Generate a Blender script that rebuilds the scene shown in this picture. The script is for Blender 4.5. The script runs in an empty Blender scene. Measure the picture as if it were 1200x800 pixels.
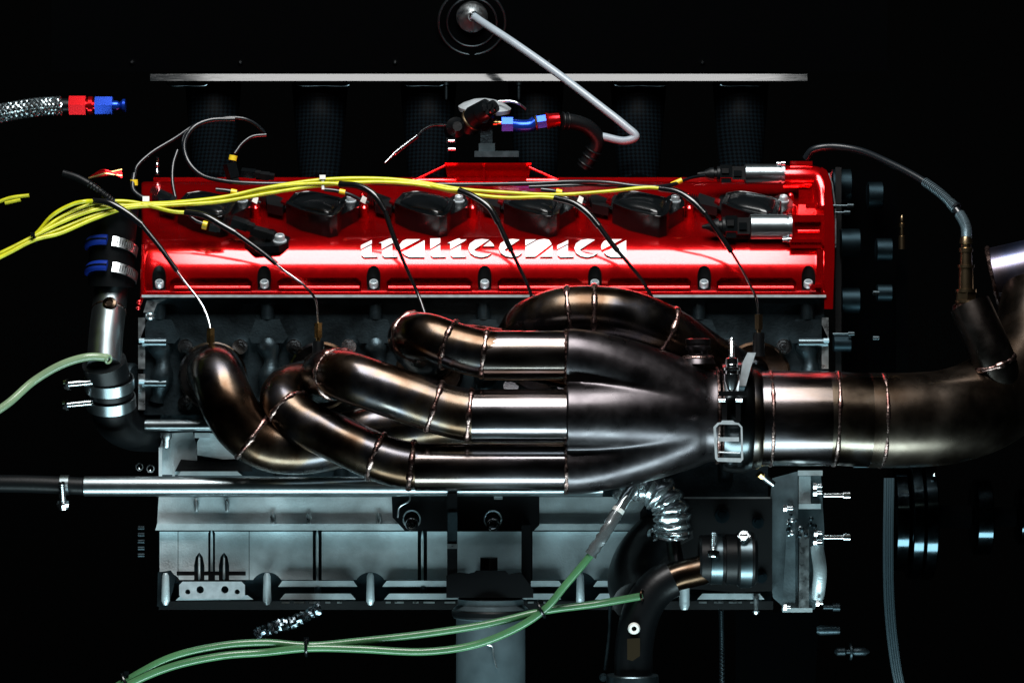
import bpy, bmesh, math, random
from mathutils import Vector, Matrix
R = math.radians
random.seed(7)
scene = bpy.context.scene

# ------------------------------------------------------------------ camera
S = 0.0008            # metres per photograph pixel on the valve cover's front plane
D = 3.0               # camera distance to that plane
Z0 = 1.0              # camera height above the floor
cam_d = bpy.data.cameras.new('camera'); cam = bpy.data.objects.new('camera', cam_d)
scene.collection.objects.link(cam); scene.camera = cam
cam.location = (0, -D, Z0); cam.rotation_euler = (R(90), 0, 0)
cam_d.sensor_width = 36; cam_d.lens = 36 * D / (1200 * S); cam_d.clip_end = 60; cam_d.clip_start = 0.05
# ------------------------------------------------------------------ light
w = bpy.data.worlds.new('World'); scene.world = w; w.use_nodes = True
w.node_tree.nodes['Background'].inputs[0].default_value = (0.0, 0.0, 0.0, 1)
w.node_tree.nodes['Background'].inputs[1].default_value = 0.0
def area(name, loc, target, sx, sy, power, col):
    l = bpy.data.lights.new(name, 'AREA'); l.shape = 'RECTANGLE'; l.size = sx; l.size_y = sy
    l.energy = power; l.color = col
    o = bpy.data.objects.new(name, l); scene.collection.objects.link(o); o.location = loc
    o.rotation_euler = (Vector(target) - Vector(loc)).to_track_quat('-Z', 'Y').to_euler()
    return o
area('overhead_softbox', (-0.03, -0.74, Z0 + 1.16), (-0.03, 0, Z0 + 0.02), 0.84, 0.92, 42, (1.0, 0.995, 0.98))
area('floor_strip', (0.03, -0.48, Z0 - 0.93), (0.03, -0.06, Z0 - 0.1), 1.25, 0.26, 18.0, (0.70, 0.95, 1.0))
scene.view_settings.view_transform = 'Standard'; scene.view_settings.look = 'None'
scene.view_settings.exposure = 0.0; scene.view_settings.gamma = 1.0
scene.render.engine = 'CYCLES'
scene.cycles.max_bounces = 8

# ------------------------------------------------------------------ materials
def mat(name, col, metal=0.0, rough=0.4, coat=0.0, crough=0.1, spec=0.5, var=0.0, vcol=None, vscale=40.0,
        rvar=0.0, bump=0.0, bscale=200.0, trans=0.0, aniso=0.0, sss=0.0, vdetail=4.0, stretch=None):
    m = bpy.data.materials.new(name); m.use_nodes = True
    nt = m.node_tree; n = nt.nodes; l = nt.links; b = n['Principled BSDF']
    b.inputs['Base Color'].default_value = (*col, 1); b.inputs['Metallic'].default_value = metal
    b.inputs['Roughness'].default_value = rough; b.inputs['Coat Weight'].default_value = coat
    b.inputs['Coat Roughness'].default_value = crough; b.inputs['Specular IOR Level'].default_value = spec
    b.inputs['Transmission Weight'].default_value = trans
    b.inputs['Anisotropic'].default_value = aniso
    if sss: b.inputs['Subsurface Weight'].default_value = sss; b.inputs['Subsurface Radius'].default_value = (0.004, 0.004, 0.004); b.inputs['Subsurface Scale'].default_value = 1.0
    co = n.new('ShaderNodeTexCoord'); src = co.outputs['Object']
    if stretch:
        mp = n.new('ShaderNodeMapping'); mp.inputs['Scale'].default_value = stretch; l.new(src, mp.inputs[0]); src = mp.outputs[0]
    if var or vcol:
        t = n.new('ShaderNodeTexNoise'); t.inputs['Scale'].default_value = vscale; t.inputs['Detail'].default_value = vdetail
        l.new(src, t.inputs['Vector'])
        r = n.new('ShaderNodeValToRGB'); r.color_ramp.elements[0].position = 0.32; r.color_ramp.elements[1].position = 0.68
        c2 = vcol if vcol else tuple(max(0, c * (1 - var)) for c in col)
        r.color_ramp.elements[0].color = (*c2, 1); r.color_ramp.elements[1].color = (*col, 1)
        l.new(t.outputs['Fac'], r.inputs[0]); l.new(r.outputs[0], b.inputs['Base Color'])
    if rvar:
        t2 = n.new('ShaderNodeTexNoise'); t2.inputs['Scale'].default_value = vscale * 2.3; t2.inputs['Detail'].default_value = 5
        l.new(src, t2.inputs['Vector'])
        mr = n.new('ShaderNodeMapRange'); mr.inputs[1].default_value = 0.3; mr.inputs[2].default_value = 0.7
        mr.inputs[3].default_value = max(0.02, rough - rvar); mr.inputs[4].default_value = rough + rvar
        l.new(t2.outputs['Fac'], mr.inputs[0]); l.new(mr.outputs[0], b.inputs['Roughness'])
    if bump:
        t3 = n.new('ShaderNodeTexNoise'); t3.inputs['Scale'].default_value = bscale; t3.inputs['Detail'].default_value = 6
        l.new(src, t3.inputs['Vector'])
        bp = n.new('ShaderNodeBump'); bp.inputs['Strength'].default_value = bump; bp.inputs['Distance'].default_value = 0.001
        l.new(t3.outputs['Fac'], bp.inputs['Height']); l.new(bp.outputs[0], b.inputs['Normal'])
    return m
M = {}
M['red'] = mat('red_lacquer', (0.80, 0.0015, 0.004), metal=0.88, rough=0.22, coat=1.0, crough=0.12, bump=0.02, bscale=500, rvar=0.02, vscale=60)
M['red'].node_tree.nodes['Principled BSDF'].inputs['Coat IOR'].default_value = 1.55
M['steel'] = mat('heat_tinted_steel', (0.095, 0.084, 0.076), 1, 0.25, rvar=0.08, vcol=(0.020, 0.012, 0.008), vscale=17, bump=0.03, bscale=160, vdetail=7)
M['tail'] = mat('bare_runner_steel', (0.16, 0.155, 0.16), 1, 0.19, rvar=0.07, vcol=(0.075, 0.066, 0.064), vscale=22, bump=0.02, bscale=160, vdetail=7, stretch=(0.3, 1, 1))
M['bigsteel'] = mat('polished_exhaust_steel', (0.135, 0.120, 0.108), 1, 0.21, rvar=0.06, vcol=(0.036, 0.026, 0.019), vscale=16, bump=0.03, bscale=140, vdetail=7)
M['elbow'] = mat('brown_tinted_elbow', (0.13, 0.105, 0.085), 1, 0.27, rvar=0.08, vcol=(0.040, 0.024, 0.014), vscale=14, bump=0.03, bscale=140, vdetail=7)
M['darksteel'] = mat('dark_steel', (0.085, 0.074, 0.068), 1, 0.30, rvar=0.06, vcol=(0.034, 0.026, 0.022), vscale=30)  # dark mottled steel
M['collector'] = mat('satin_collector_steel', (0.080, 0.072, 0.076), 1, 0.31, rvar=0.06, vcol=(0.042, 0.037, 0.040), vscale=30, bump=0.06, bscale=120, vdetail=7)
M['weld'] = mat('weld_bead', (0.42, 0.30, 0.27), 1, 0.28, vcol=(0.10, 0.042, 0.036), vscale=120, rvar=0.1, bump=0.4, bscale=500)
M['alu'] = mat('bare_aluminium_tube', (0.34, 0.40, 0.42), 1, 0.30, var=0.12, vscale=40, rvar=0.02)
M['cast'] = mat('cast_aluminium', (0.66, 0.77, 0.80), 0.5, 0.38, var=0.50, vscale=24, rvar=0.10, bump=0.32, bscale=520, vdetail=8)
M['castmid'] = mat('mid_cast_aluminium', (0.15, 0.20, 0.22), 0.6, 0.42, var=0.5, vscale=50, bump=0.25, bscale=420, vdetail=8)  # mid tone between the pale and dark castings
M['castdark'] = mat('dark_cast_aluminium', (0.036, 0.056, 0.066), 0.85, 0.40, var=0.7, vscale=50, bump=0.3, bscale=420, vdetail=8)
M['machined'] = mat('machined_aluminium', (0.70, 0.76, 0.78), 1, 0.32, var=0.12, vscale=80, rvar=0.08)
M['strip'] = mat('polished_lacquer_edge', (0.010, 0.012, 0.013), 0, 0.10, spec=0.36, vscale=90, rvar=0.05, bump=0.01, bscale=60, stretch=(0.3, 1, 4))
M['zinc'] = mat('zinc_plated_steel', (0.60, 0.66, 0.69), 0.5, 0.34, var=0.25, vscale=150, rvar=0.05)
M['chrome'] = mat('zinc_bolt', (0.75, 0.80, 0.83), 1, 0.16, rvar=0.05)
M['black'] = mat('black_plastic', (0.0025, 0.0034, 0.004), 0, 0.22, spec=0.5)
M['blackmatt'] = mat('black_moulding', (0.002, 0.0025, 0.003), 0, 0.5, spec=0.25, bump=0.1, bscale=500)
M['soot'] = mat('black_satin_carbon', (0.0007, 0.0008, 0.0009), 0, 0.9, spec=0.0)
M['darkmetal'] = mat('black_oxide_steel', (0.014, 0.025, 0.031), 1, 0.46, rvar=0.04)
M['dullband'] = mat('dull_steel_band', (0.10, 0.135, 0.15), 1, 0.32, rvar=0.04)
M['rubber'] = mat('black_rubber', (0.0022, 0.003, 0.0036), 0, 0.42, spec=0.2, bump=0.1, bscale=300)
M['cable'] = mat('black_cable', (0.004, 0.006, 0.008), 0, 0.3, spec=0.6)
M['sleeve'] = mat('black_shrink_sleeve', (0.003, 0.0035, 0.004), 0, 0.2, spec=0.7)
M['blacksteel'] = mat('black_painted_steel', (0.0015, 0.002, 0.0025), 0, 0.35, spec=0.3, bump=0.1, bscale=300)
M['yellow'] = mat('yellow_insulation', (0.54, 0.54, 0.012), 0, 0.35, var=0.35, vscale=90)
M['yellowtag'] = mat('yellow_ring', (0.70, 0.50, 0.02), 0, 0.4)
M['green'] = mat('green_tubing', (0.060, 0.165, 0.070), 0, 0.22, var=0.3, vscale=30)
M['palegreen'] = mat('pale_green_tubing', (0.20, 0.29, 0.17), 0, 0.22, trans=0.0, var=0.2, vscale=30)
M['white'] = mat('white_hose', (0.26, 0.31, 0.35), 0, 0.30, var=0.15, vscale=60)
M['letter'] = mat('white_lettering', (0.86, 0.87, 0.88), 0, 0.35)
M['blue'] = mat('blue_anodised', (0.008, 0.05, 0.42), 0.7, 0.22)
M['bluesleeve'] = mat('blue_sleeve', (0.006, 0.025, 0.22), 0, 0.30, spec=0.6)
M['redano'] = mat('red_anodised', (0.55, 0.006, 0.010), 0.85, 0.24)
M['pulley'] = mat('black_oxide_pulley', (0.035, 0.055, 0.066), 1, 0.13, rvar=0.04)
M['brass'] = mat('brass', (0.55, 0.36, 0.14), 1, 0.26, rvar=0.06)
M['bluepipe'] = mat('blued_titanium', (0.07, 0.13, 0.28), 1, 0.30, vcol=(0.16, 0.12, 0.12), vscale=14, rvar=0.05)
M['brownsteel'] = mat('sensor_steel', (0.30, 0.22, 0.13), 1, 0.28)
M['foil'] = mat('crinkled_foil', (0.62, 0.68, 0.70), 0.92, 0.22, bump=0.3, bscale=60)
M['belt'] = mat('rubber_belt', (0.03, 0.05, 0.06), 0.2, 0.35, bump=0.2, bscale=300)
M['tie'] = mat('white_nylon', (0.72, 0.72, 0.68), 0, 0.4)
M['spring'] = mat('sprung_conduit', (0.10, 0.14, 0.16), 0.6, 0.3)
M['floor'] = mat('black_floor', (0.004, 0.004, 0.004), 0, 0.7, spec=0.1, bump=0.1, bscale=60)
M['backdrop'] = mat('black_cloth', (0.002, 0.002, 0.002), 0, 0.95, spec=0.0)
def tint(name, stops):
    r = [n for n in M[name].node_tree.nodes if n.type == 'VALTORGB'][0].color_ramp
    for p, c in stops: e = r.elements.new(p); e.color = (*c, 1)
tint('steel', [(0.44, (0.052, 0.031, 0.019)), (0.52, (0.085, 0.063, 0.046)), (0.60, (0.066, 0.064, 0.072))])
tint('bigsteel', [(0.44, (0.075, 0.056, 0.040)), (0.52, (0.12, 0.10, 0.082)), (0.60, (0.105, 0.103, 0.112))])
tint('tail', [(0.42, (0.115, 0.092, 0.080)), (0.55, (0.16, 0.145, 0.155))])
def carbon():
    m = mat('carbon_fibre', (0.004, 0.005, 0.006), 0, 0.6, spec=0.03)
    nt = m.node_tree; n = nt.nodes; l = nt.links; b = n['Principled BSDF']
    co = n.new('ShaderNodeTexCoord'); mp = n.new('ShaderNodeMapping'); mp.inputs['Rotation'].default_value = (0, R(45), 0); fl = n.new('ShaderNodeVectorMath'); fl.operation = 'MULTIPLY'; fl.inputs[1].default_value = (1, 0, 1)
    ck = n.new('ShaderNodeTexChecker'); ck.inputs['Scale'].default_value = 330
    ck.inputs['Color1'].default_value = (0.0005, 0.0007, 0.001, 1); ck.inputs['Color2'].default_value = (0.0016, 0.0034, 0.0048, 1)
    l.new(co.outputs['Object'], fl.inputs[0]); l.new(fl.outputs[0], mp.inputs[0]); l.new(mp.outputs[0], ck.inputs['Vector']); l.new(ck.outputs['Color'], b.inputs['Base Color'])
    return m
M['carbon'] = carbon()

# ------------------------------------------------------------------ geometry helpers
def kf(d): return (D + d / 1000.0) / D
def P(x, y, d=0.0):
    """photograph pixel on the plane d millimetres behind the cover's front face -> world point"""
    k = kf(d); return Vector(((x - 600) * S * k, d / 1000.0, Z0 + (400 - y) * S * k))
def px(r, d=0.0): return r * S * kf(d)
TILT = R(24)                               # lean of the cover's top deck towards the viewer
N = Vector((0, -math.sin(TILT), math.cos(TILT)))      # deck normal
W = Vector((0, math.cos(TILT), math.sin(TILT)))       # up the deck
DECK0 = P(600, 278, 22)
def deck(x, y, h=0.0):
    """point on the deck plane raised h mm, seen at pixel x, y"""
    o = DECK0 + N * (h / 1000.0); c = Vector((0, -D, Z0)); r = (P(x, y, 0) - c)
    t = (o - c).dot(N) / r.dot(N); return c + r * t

def frame(t):
    t = t.normalized(); a = Vector((0, 0, 1)) if abs(t.z) < 0.9 else Vector((1, 0, 0))
    u = t.cross(a).normalized(); return u, t.cross(u).normalized()
def catmull(pts, n=8):
    pts = [Vector(p) for p in pts]
    if len(pts) == 2: return [pts[0].lerp(pts[1], i / n) for i in range(n + 1)]
    q = [pts[0] * 2 - pts[1]] + pts + [pts[-1] * 2 - pts[-2]]
    out = []
    for i in range(1, len(q) - 2):
        p0, p1, p2, p3 = q[i - 1:i + 3]
        t0 = 0; t1 = t0 + max(1e-6, (p1 - p0).length) ** 0.5; t2 = t1 + max(1e-6, (p2 - p1).length) ** 0.5; t3 = t2 + max(1e-6, (p3 - p2).length) ** 0.5
        for j in range(n):
            t = t1 + (t2 - t1) * j / n
            a1 = p0 * ((t1 - t) / (t1 - t0)) + p1 * ((t - t0) / (t1 - t0)); a2 = p1 * ((t2 - t) / (t2 - t1)) + p2 * ((t - t1) / (t2 - t1))
            a3 = p2 * ((t3 - t) / (t3 - t2)) + p3 * ((t - t2) / (t3 - t2))
            b1 = a1 * ((t2 - t) / (t2 - t0)) + a2 * ((t - t0) / (t2 - t0)); b2 = a2 * ((t3 - t) / (t3 - t1)) + a3 * ((t - t1) / (t3 - t1))
            out.append(b1 * ((t2 - t) / (t2 - t1)) + b2 * ((t - t1) / (t2 - t1)))
    out.append(pts[-1]); return out
def PP(l): return [P(*p) for p in l]

class B:
    """collects shapes into one bmesh"""
    def __init__(s): s.bm = bmesh.new()
    def grid(s, rings, closed=True, cap=True):
        bm = s.bm; vr = [[bm.verts.new(p) for p in r] for r in rings]; n = len(rings[0])
        for a, b in zip(vr, vr[1:]):
            for i in range(n if closed else n - 1):
                j = (i + 1) % n; bm.faces.new((a[i], a[j], b[j], b[i]))
        if cap: bm.faces.new(vr[0][::-1]); bm.faces.new(vr[-1])
        return s
    def tube(s, pts, r, n=16, cap=True, wob=None):
        m = len(pts); rs = r if isinstance(r, (list, tuple)) else [r] * m
        tg = [(pts[min(i + 1, m - 1)] - pts[max(i - 1, 0)]).normalized() for i in range(m)]
        u, v = frame(tg[0]); rings = []
        for i in range(m):
            if i:
                ax = tg[i - 1].cross(tg[i])
                if ax.length > 1e-9:
                    q = Matrix.Rotation(tg[i - 1].angle(tg[i]), 3, ax.normalized()); u = q @ u; v = q @ v
            ring = []
            for k in range(n):
                a = 2 * math.pi * k / n; rr = rs[i] * (wob(i, k) if wob else 1)
                ring.append(pts[i] + (u * math.cos(a) + v * math.sin(a)) * rr)
            rings.append(ring)
        return s.grid(rings, True, cap)
    def lathe(s, o, ax, prof, n=24, cap=True):
        ax = ax.normalized(); u, v = frame(ax)
        return s.grid([[o + ax * t + (u * math.cos(2 * math.pi * k / n) + v * math.sin(2 * math.pi * k / n)) * max(r, 1e-5) for k in range(n)] for t, r in prof], True, cap)
    def prism(s, bot, top, bev=0.0, seg=2):
        """two matching polygons of world points joined into a solid"""
        bm = s.bm; a = [bm.verts.new(p) for p in bot]; b = [bm.verts.new(p) for p in top]; n = len(a); fs = []
        fs.append(bm.faces.new(a[::-1])); fs.append(bm.faces.new(b))
        for i in range(n): fs.append(bm.faces.new((a[i], a[(i + 1) % n], b[(i + 1) % n], b[i])))
        if bev:
            ed = list({e for f in fs for e in f.edges if e.calc_face_angle(0) > R(20)})
            bmesh.ops.bevel(bm, geom=ed, offset=bev, segments=seg, profile=0.6, affect='EDGES', clamp_overlap=True)
        return s
    def slab(s, poly, d0, d1, bev=0.0, seg=2):
        """pixel polygon extruded from depth d0 back to d1"""
        return s.prism([P(x, y, d1) for x, y in poly], [P(x, y, d0) for x, y in poly], bev, seg)
    def rect(s, x0, y0, x1, y1, d0, d1, bev=0.0, seg=2):
        return s.slab([(x0, y1), (x1, y1), (x1, y0), (x0, y0)], d0, d1, bev, seg)
    def torus(s, o, ax, R0, r, n=40, m=8, wob=None):
        u, v = frame(ax); ax = ax.normalized(); rings = []
        for i in range(n):
            a = 2 * math.pi * i / n; c = u * math.cos(a) + v * math.sin(a); q = wob(i) if wob else 1
            rings.append([o + c * (R0 + r * q * math.cos(2 * math.pi * k / m)) + ax * (r * q * math.sin(2 * math.pi * k / m)) for k in range(m)])
        rings.append(rings[0]); s.grid(rings, True, False); bmesh.ops.remove_doubles(s.bm, verts=s.bm.verts, dist=1e-7); return s
    def ball(s, o, r, n=12):
        return s.lathe(o, Vector((0, 0, 1)), [(-r * math.cos(math.pi * i / n), r * math.sin(math.pi * i / n)) for i in range(n + 1)], 2 * n)
    def hexagon(s, o, ax, t0, t1, r, bev=0.0):
        ax = ax.normalized(); u, v = frame(ax); f = lambda t: [o + ax * t + (u * math.cos(R(60 * k)) + v * math.sin(R(60 * k))) * r for k in range(6)]
        return s.prism(f(t0), f(t1), bev, 1)

col = scene.collection
def wloc(o):
    v = Vector((0, 0, 0))
    while o: v += o.location; o = o.parent
    return v
def obj(name, b, m, parent=None, label=None, cat=None, group=None, kind=None, sharp=38, smooth=True):
    bm = b.bm if isinstance(b, B) else b
    bmesh.ops.recalc_face_normals(bm, faces=bm.faces)
    me = bpy.data.meshes.new(name)
    if parent: off = wloc(parent)
    else:
        xs = [v.co for v in bm.verts]; off = Vector(((min(p.x for p in xs) + max(p.x for p in xs)) / 2, (min(p.y for p in xs) + max(p.y for p in xs)) / 2, min(p.z for p in xs)))
    bmesh.ops.translate(bm, verts=bm.verts, vec=-off)
    bm.to_mesh(me); bm.free()
    if smooth:
        me.polygons.foreach_set('use_smooth', [True] * len(me.polygons)); me.set_sharp_from_angle(angle=R(sharp))
    me.materials.append(M[m] if isinstance(m, str) else m)
    o = bpy.data.objects.new(name, me); col.objects.link(o); o.parent = parent
    if not parent: o.location = off
    tag(o, label, cat, group, kind); return o
def tag(o, label=None, cat=None, group=None, kind=None):
    if label: o['label'] = label
    if cat: o['category'] = cat
    if group: o['group'] = group
    if kind: o['kind'] = kind
def thing(name, loc, label, cat, group=None):
    o = bpy.data.objects.new(name, None); col.objects.link(o); o.location = loc; o.empty_display_size = 0.02
    tag(o, label, cat, group); return o
def dup(root, shift, label=None):
    r = root.copy(); col.objects.link(r); r.location = root.location + shift
    if label: r['label'] = label
    for ch in list(root.children):
        c = ch.copy(); col.objects.link(c); c.parent = r
        for g in list(ch.children):
            q = g.copy(); col.objects.link(q); q.parent = c
    return r
def boolean_cut(o, cutter_b):
    bm = cutter_b.bm; bmesh.ops.recalc_face_normals(bm, faces=bm.faces)
    me = bpy.data.meshes.new('cutter'); bm.to_mesh(me); bm.free(); c = bpy.data.objects.new('cutter', me); col.objects.link(c)
    md = o.modifiers.new('cut', 'BOOLEAN'); md.operation = 'DIFFERENCE'; md.solver = 'EXACT'; md.use_self = True; md.object = c
    bpy.context.view_layer.update()
    dg = bpy.context.evaluated_depsgraph_get(); nm = bpy.data.meshes.new_from_object(o.evaluated_get(dg))
    o.modifiers.clear(); o.data = nm; bpy.data.objects.remove(c)
    nm.polygons.foreach_set('use_smooth', [True] * len(nm.polygons)); nm.set_sharp_from_angle(angle=R(38))
X = Vector((1, 0, 0)); Y = Vector((0, 1, 0)); Z = Vector((0, 0, 1))

def bolt_cap(parent, o, ax, r, h, m='zinc', name='bolt', washer=True, n=20):
    """socket-head screw seen along ax; returns the bolt, its socket is a real recess"""
    b = B()
    if washer: b.lathe(o, ax, [(0, r * 1.35), (h * 0.18, r * 1.35)], n)
    b.lathe(o, ax, [(0, r), (h * 0.75, r), (h * 0.9, r * 0.95), (h, r * 0.82), (h * 1.02, r * 0.78), (h, r * 0.68), (h * 0.3, r * 0.62), (h * 0.28, 0)], n, cap=False)
    return obj(name, b, m, parent, sharp=70)
def weld(parent, path, at, r, w=3.3, m='weld'):
    """rippled bead round a tube at the path point seen nearest to pixel `at`"""
    tgt = P(*at); bi = min(range(1, len(path) - 1), key=lambda i: (Vector((path[i].x, path[i].z)) - Vector((tgt.x, tgt.z))).length)
    t = (path[bi + 1] - path[bi - 1]).normalized(); rnd = random.Random(int(at[0]) * 7 + int(at[1])); n = 56
    ph_ = rnd.random() * 6; ws = [0.55 + 0.35 * rnd.random() + 0.35 * math.sin(i_ * 0.33 + ph_) ** 2 for i_ in range(n)]
    b = B(); b.torus(path[bi], t, r - w * S * 0.45, w * S * 1.15, n, 10, lambda i: ws[i])
    return obj('weld_bead', b, m, parent, sharp=60)

# ================================================================== SETTING
b = B(); b.prism([Vector(p) for p in ((-4, -4, -0.02), (4, -4, -0.02), (4, 3, -0.02), (-4, 3, -0.02))], [Vector(p) for p in ((-4, -4, 0), (4, -4, 0), (4, 3, 0), (-4, 3, 0))])
obj('floor', b, 'floor', kind='structure')
b = B(); b.prism([Vector(p) for p in ((-4, 2.02, 0.004), (4, 2.02, 0.004), (4, 2.1, 0.004), (-4, 2.1, 0.004))], [Vector(p) for p in ((-4, 2.02, 3.2), (4, 2.02, 3.2), (4, 2.1, 3.2), (-4, 2.1, 3.2))])
obj('backdrop', b, 'backdrop', kind='structure')

# ================================================================== ENGINE
eng = thing('engine', P(560, 710, 80), 'six cylinder engine with red lettered valve cover and pale cast oil pan', 'engine')
# ---- valve cover
RA = 54.3
prof = [(345, 1), (342.5, 1)] + [(326 + RA * math.sin(R(q)), RA * (1 - math.cos(R(q))) * 0.8) for q in (17, 13, 9, 6, 3, 0)]
for i in range(1, 22):
    f = R(60) * i / 21; prof.append((326 - RA * math.sin(f), RA * (1 - math.cos(f)) * 0.8))
def cover_depth(y):
    return RA * (1 - math.sqrt(max(0, 1 - ((326 - y) / RA) ** 2))) * 0.8
prof += [(277.5, 24), (276.5, 26)]
for i in range(1, 11):
    y = 276.5 - i * 6.35; prof.append((y, 26 + (276.5 - y) * 0.8 / math.tan(TILT)))
prof += [(213, 170), (345, 170)]
xs = [166, 167.5, 170] + [180 + i * 20 for i in range(40)] + [966]
def cov_ring(x):
    q = 3.5 if x < 167 else (1.0 if x < 169 else 0)      # rolled left end
    cy, cd = 300, 60
    out = []
    for (y, d) in prof:
        p = P(x, y, d); c = P(x, cy, cd); v = p - c; out.append(p - v.normalized() * px(q))
    return out
b = B(); b.grid([cov_ring(x) for x in xs])
cover = obj('valve_cover', b, 'red', eng, label='glossy red valve cover with white lettering')
boltx = [187, 310, 438, 568, 697, 825, 947]
cut = B()
for bx in boltx:
    o = P(bx, 338.5, 4.2); cut.lathe(o, N, [(0, px(8.2)), (0.062, px(8.2))], 28)
for i in range(6):
    x0 = boltx[i] + (15 if i else 12); x1 = boltx[i + 1] - (15 if i < 5 else 14)
    cut.slab([(x0, 341.5), (x1, 341.5), (x1, 330), (x1 - 5, 325.5), (x0 + 5, 325.5), (x0, 330)], -12, 5.5)
off = wloc(cover); bmesh.ops.translate(cut.bm, verts=cut.bm.verts, vec=Vector((0, 0, 0)))
boolean_cut(cover, cut)
cover.data.materials.append(M['blackmatt'])          # screw wells coloured black for the shade of deep pockets
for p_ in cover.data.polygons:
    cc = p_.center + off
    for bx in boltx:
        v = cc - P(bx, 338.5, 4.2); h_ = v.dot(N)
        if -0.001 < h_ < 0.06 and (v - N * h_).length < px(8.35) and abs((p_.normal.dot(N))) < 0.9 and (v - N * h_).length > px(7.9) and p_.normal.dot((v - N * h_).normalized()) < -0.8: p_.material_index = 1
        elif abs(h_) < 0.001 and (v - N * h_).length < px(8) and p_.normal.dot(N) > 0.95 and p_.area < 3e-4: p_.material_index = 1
for bx in boltx:
    o = P(bx, 335, 3.2)
    bolt_cap(cover, o, Vector((0, -math.sin(R(38)), math.cos(R(38)))), px(5.4), 0.0055, washer=False)
for i in range(6):                                   # moulded lip inside each recess
    x0 = boltx[i] + 17; x1 = boltx[i + 1] - 17
    bb = B(); bb.tube([P(x0, 336.4, 2.6), P(x1, 336.4, 2.6)], px(1.5), 10); obj('moulding', bb, 'red', cover)
# ---- lettering, raised sheets that follow the curve of the cover
def lett(pieces, x_0):
    bm = bmesh.new()
    for pc in pieces:
        vs = [bm.verts.new((x_0 + u / 6.667, 0, 265 + v / 6.667)) for u, v in pc]; f = bm.faces.new(vs)
    for yy in range(274, 304, 2):
        bmesh.ops.bisect_plane(bm, geom=bm.verts[:] + bm.edges[:] + bm.faces[:], plane_co=(0, 0, yy), plane_no=(0, 0, 1))
    r = bmesh.ops.extrude_face_region(bm, geom=bm.faces[:]); top = [e for e in r['geom'] if isinstance(e, bmesh.types.BMVert)]; ts = set(top)
    for v in bm.verts:
        x, y = v.co.x, v.co.z; y2 = max(y, 279.2)
        v.co = P(x, y2, cover_depth(y2) + (-2.6 if v in ts else 0.6)) + (Vector((0, 0, 0)) if y2 == y else W * 0)
    lo = obj('letter', bm, 'letter', cover, sharp=50); lo.data.materials.append(M['red'])      # white faces, red flanks
    for p_ in lo.data.polygons:
        if p_.normal.y > -0.35 or abs(p_.normal.x) > 0.3 or p_.normal.z < -0.1: p_.material_index = 1
L1, L2 = 400, 570
I_ = lambda s: [[(s + 152, 150), (s + 238, 108), (s + 238, 136), (s + 152, 180)], [(s + 155, 190), (s + 236, 147), (s + 236, 232), (s + 282, 240), (s + 178, 243), (s + 156, 226)]]
T_ = lambda s: [[(s + 292, 132), (s + 388, 90), (s + 396, 105), (s + 444, 103), (s + 420, 120), (s + 315, 180), (s + 314, 132)], [(s + 317, 190), (s + 398, 148), (s + 398, 232), (s + 440, 240), (s + 338, 243), (s + 318, 227)]]
def C_(s): return [(s + 155, 106), (s + 100, 99), (s + 45, 107), (s + 5, 135), (s - 8, 172), (s + 8, 210), (s + 45, 234), (s + 95, 243), (s + 142, 233), (s + 174, 210), (s + 135, 220), (s + 90, 216), (s + 55, 203), (s + 36, 184)]
A_ = lambda s: [[(s - 190, 186), (s - 197, 165), (s - 192, 140), (s - 170, 114), (s - 138, 102), (s - 33, 102)], [(s - 172, 206), (s, 110), (s, 242), (s - 118, 242), (s - 152, 227)]]
lett(I_(0), L1); lett(T_(0), L1); lett(A_(650), L1)
lett([[(695, 97), (773, 92), (773, 130), (695, 178)], [(697, 190), (773, 146), (773, 232), (817, 240), (718, 243), (698, 227)]], L1)
lett(T_(536), L1); lett([C_(1000), [(1108, 157), (1162, 114), (1188, 140), (1195, 157)]], L1)
lett([C_(104)], L2); lett([[(305, 105), (390, 103), (305, 152)], [(305, 162), (400, 108), (450, 99), (490, 106), (510, 140), (380, 238), (305, 238)], [(516, 152), (516, 238), (420, 238)]], L2)
lett(I_(401), L2); lett([C_(694)], L2); lett(A_(1092), L2)
# ---- red bosses between the coils, the gasket, the end housings
for i in range(6):
    x = 300 + 127 * i
    if i == 5: x = 928
    bb = B(); o = deck(x, 256, 0); bb.lathe(o, N, [(-0.002, px(6)), (0.012, px(5.5)), (0.014, px(3))], 18); obj('boss', bb, 'red', cover)
    bb = B(); o = deck(x - 2, 246, 0); bb.lathe(o, N, [(-0.002, px(4)), (0.016, px(3.6)), (0.0175, px(2))], 14); obj('boss', bb, 'red', cover)
b = B(); b.rect(166, 345.4, 968, 348.4, -5, 120, px(0.5)); obj('gasket', b, 'zinc', eng)
# end plate and cam actuator housings on the right
b = B(); b.slab([(966, 362), (966, 212), (960, 203), (963, 196), (969, 200), (974, 214), (978, 260), (978, 300), (976, 362)], -3, 60, px(1.6)); obj('end_rim', b, 'red', cover)
b = B(); b.slab([(978.5, 290), (980, 290), (980, 245), (976, 215), (972, 203), (970.5, 203), (974.5, 215), (978.5, 247)], 2, 60); obj('end_plate', b, 'machined', eng)
b = B(); b.tube(catmull(PP([(917, 208, 100), (945, 208, 100), (957, 210, 100), (964, 222, 96), (966, 245, 90)]), 6), px(14, 100), 24); obj('actuator_housing', b, 'red', cover)
b = B(); b.rect(926, 189, 952, 196, 96, 112, px(2)); obj('housing_rib', b, 'red', cover)
b = B(); b.rect(936, 222, 954, 262, 92, 130, px(3)); b.rect(944, 238, 966, 246, 84, 120, px(2)); obj('housing_web', b, 'red', cover)
b = B(); b.rect(925, 252, 974, 287, 6, 60, px(4), 3); o1 = obj('actuator_housing', b, 'red', cover)
c = B(); c.rect(931, 260, 962, 274, -5, 11, px(1.5)); boolean_cut(o1, c)
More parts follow.
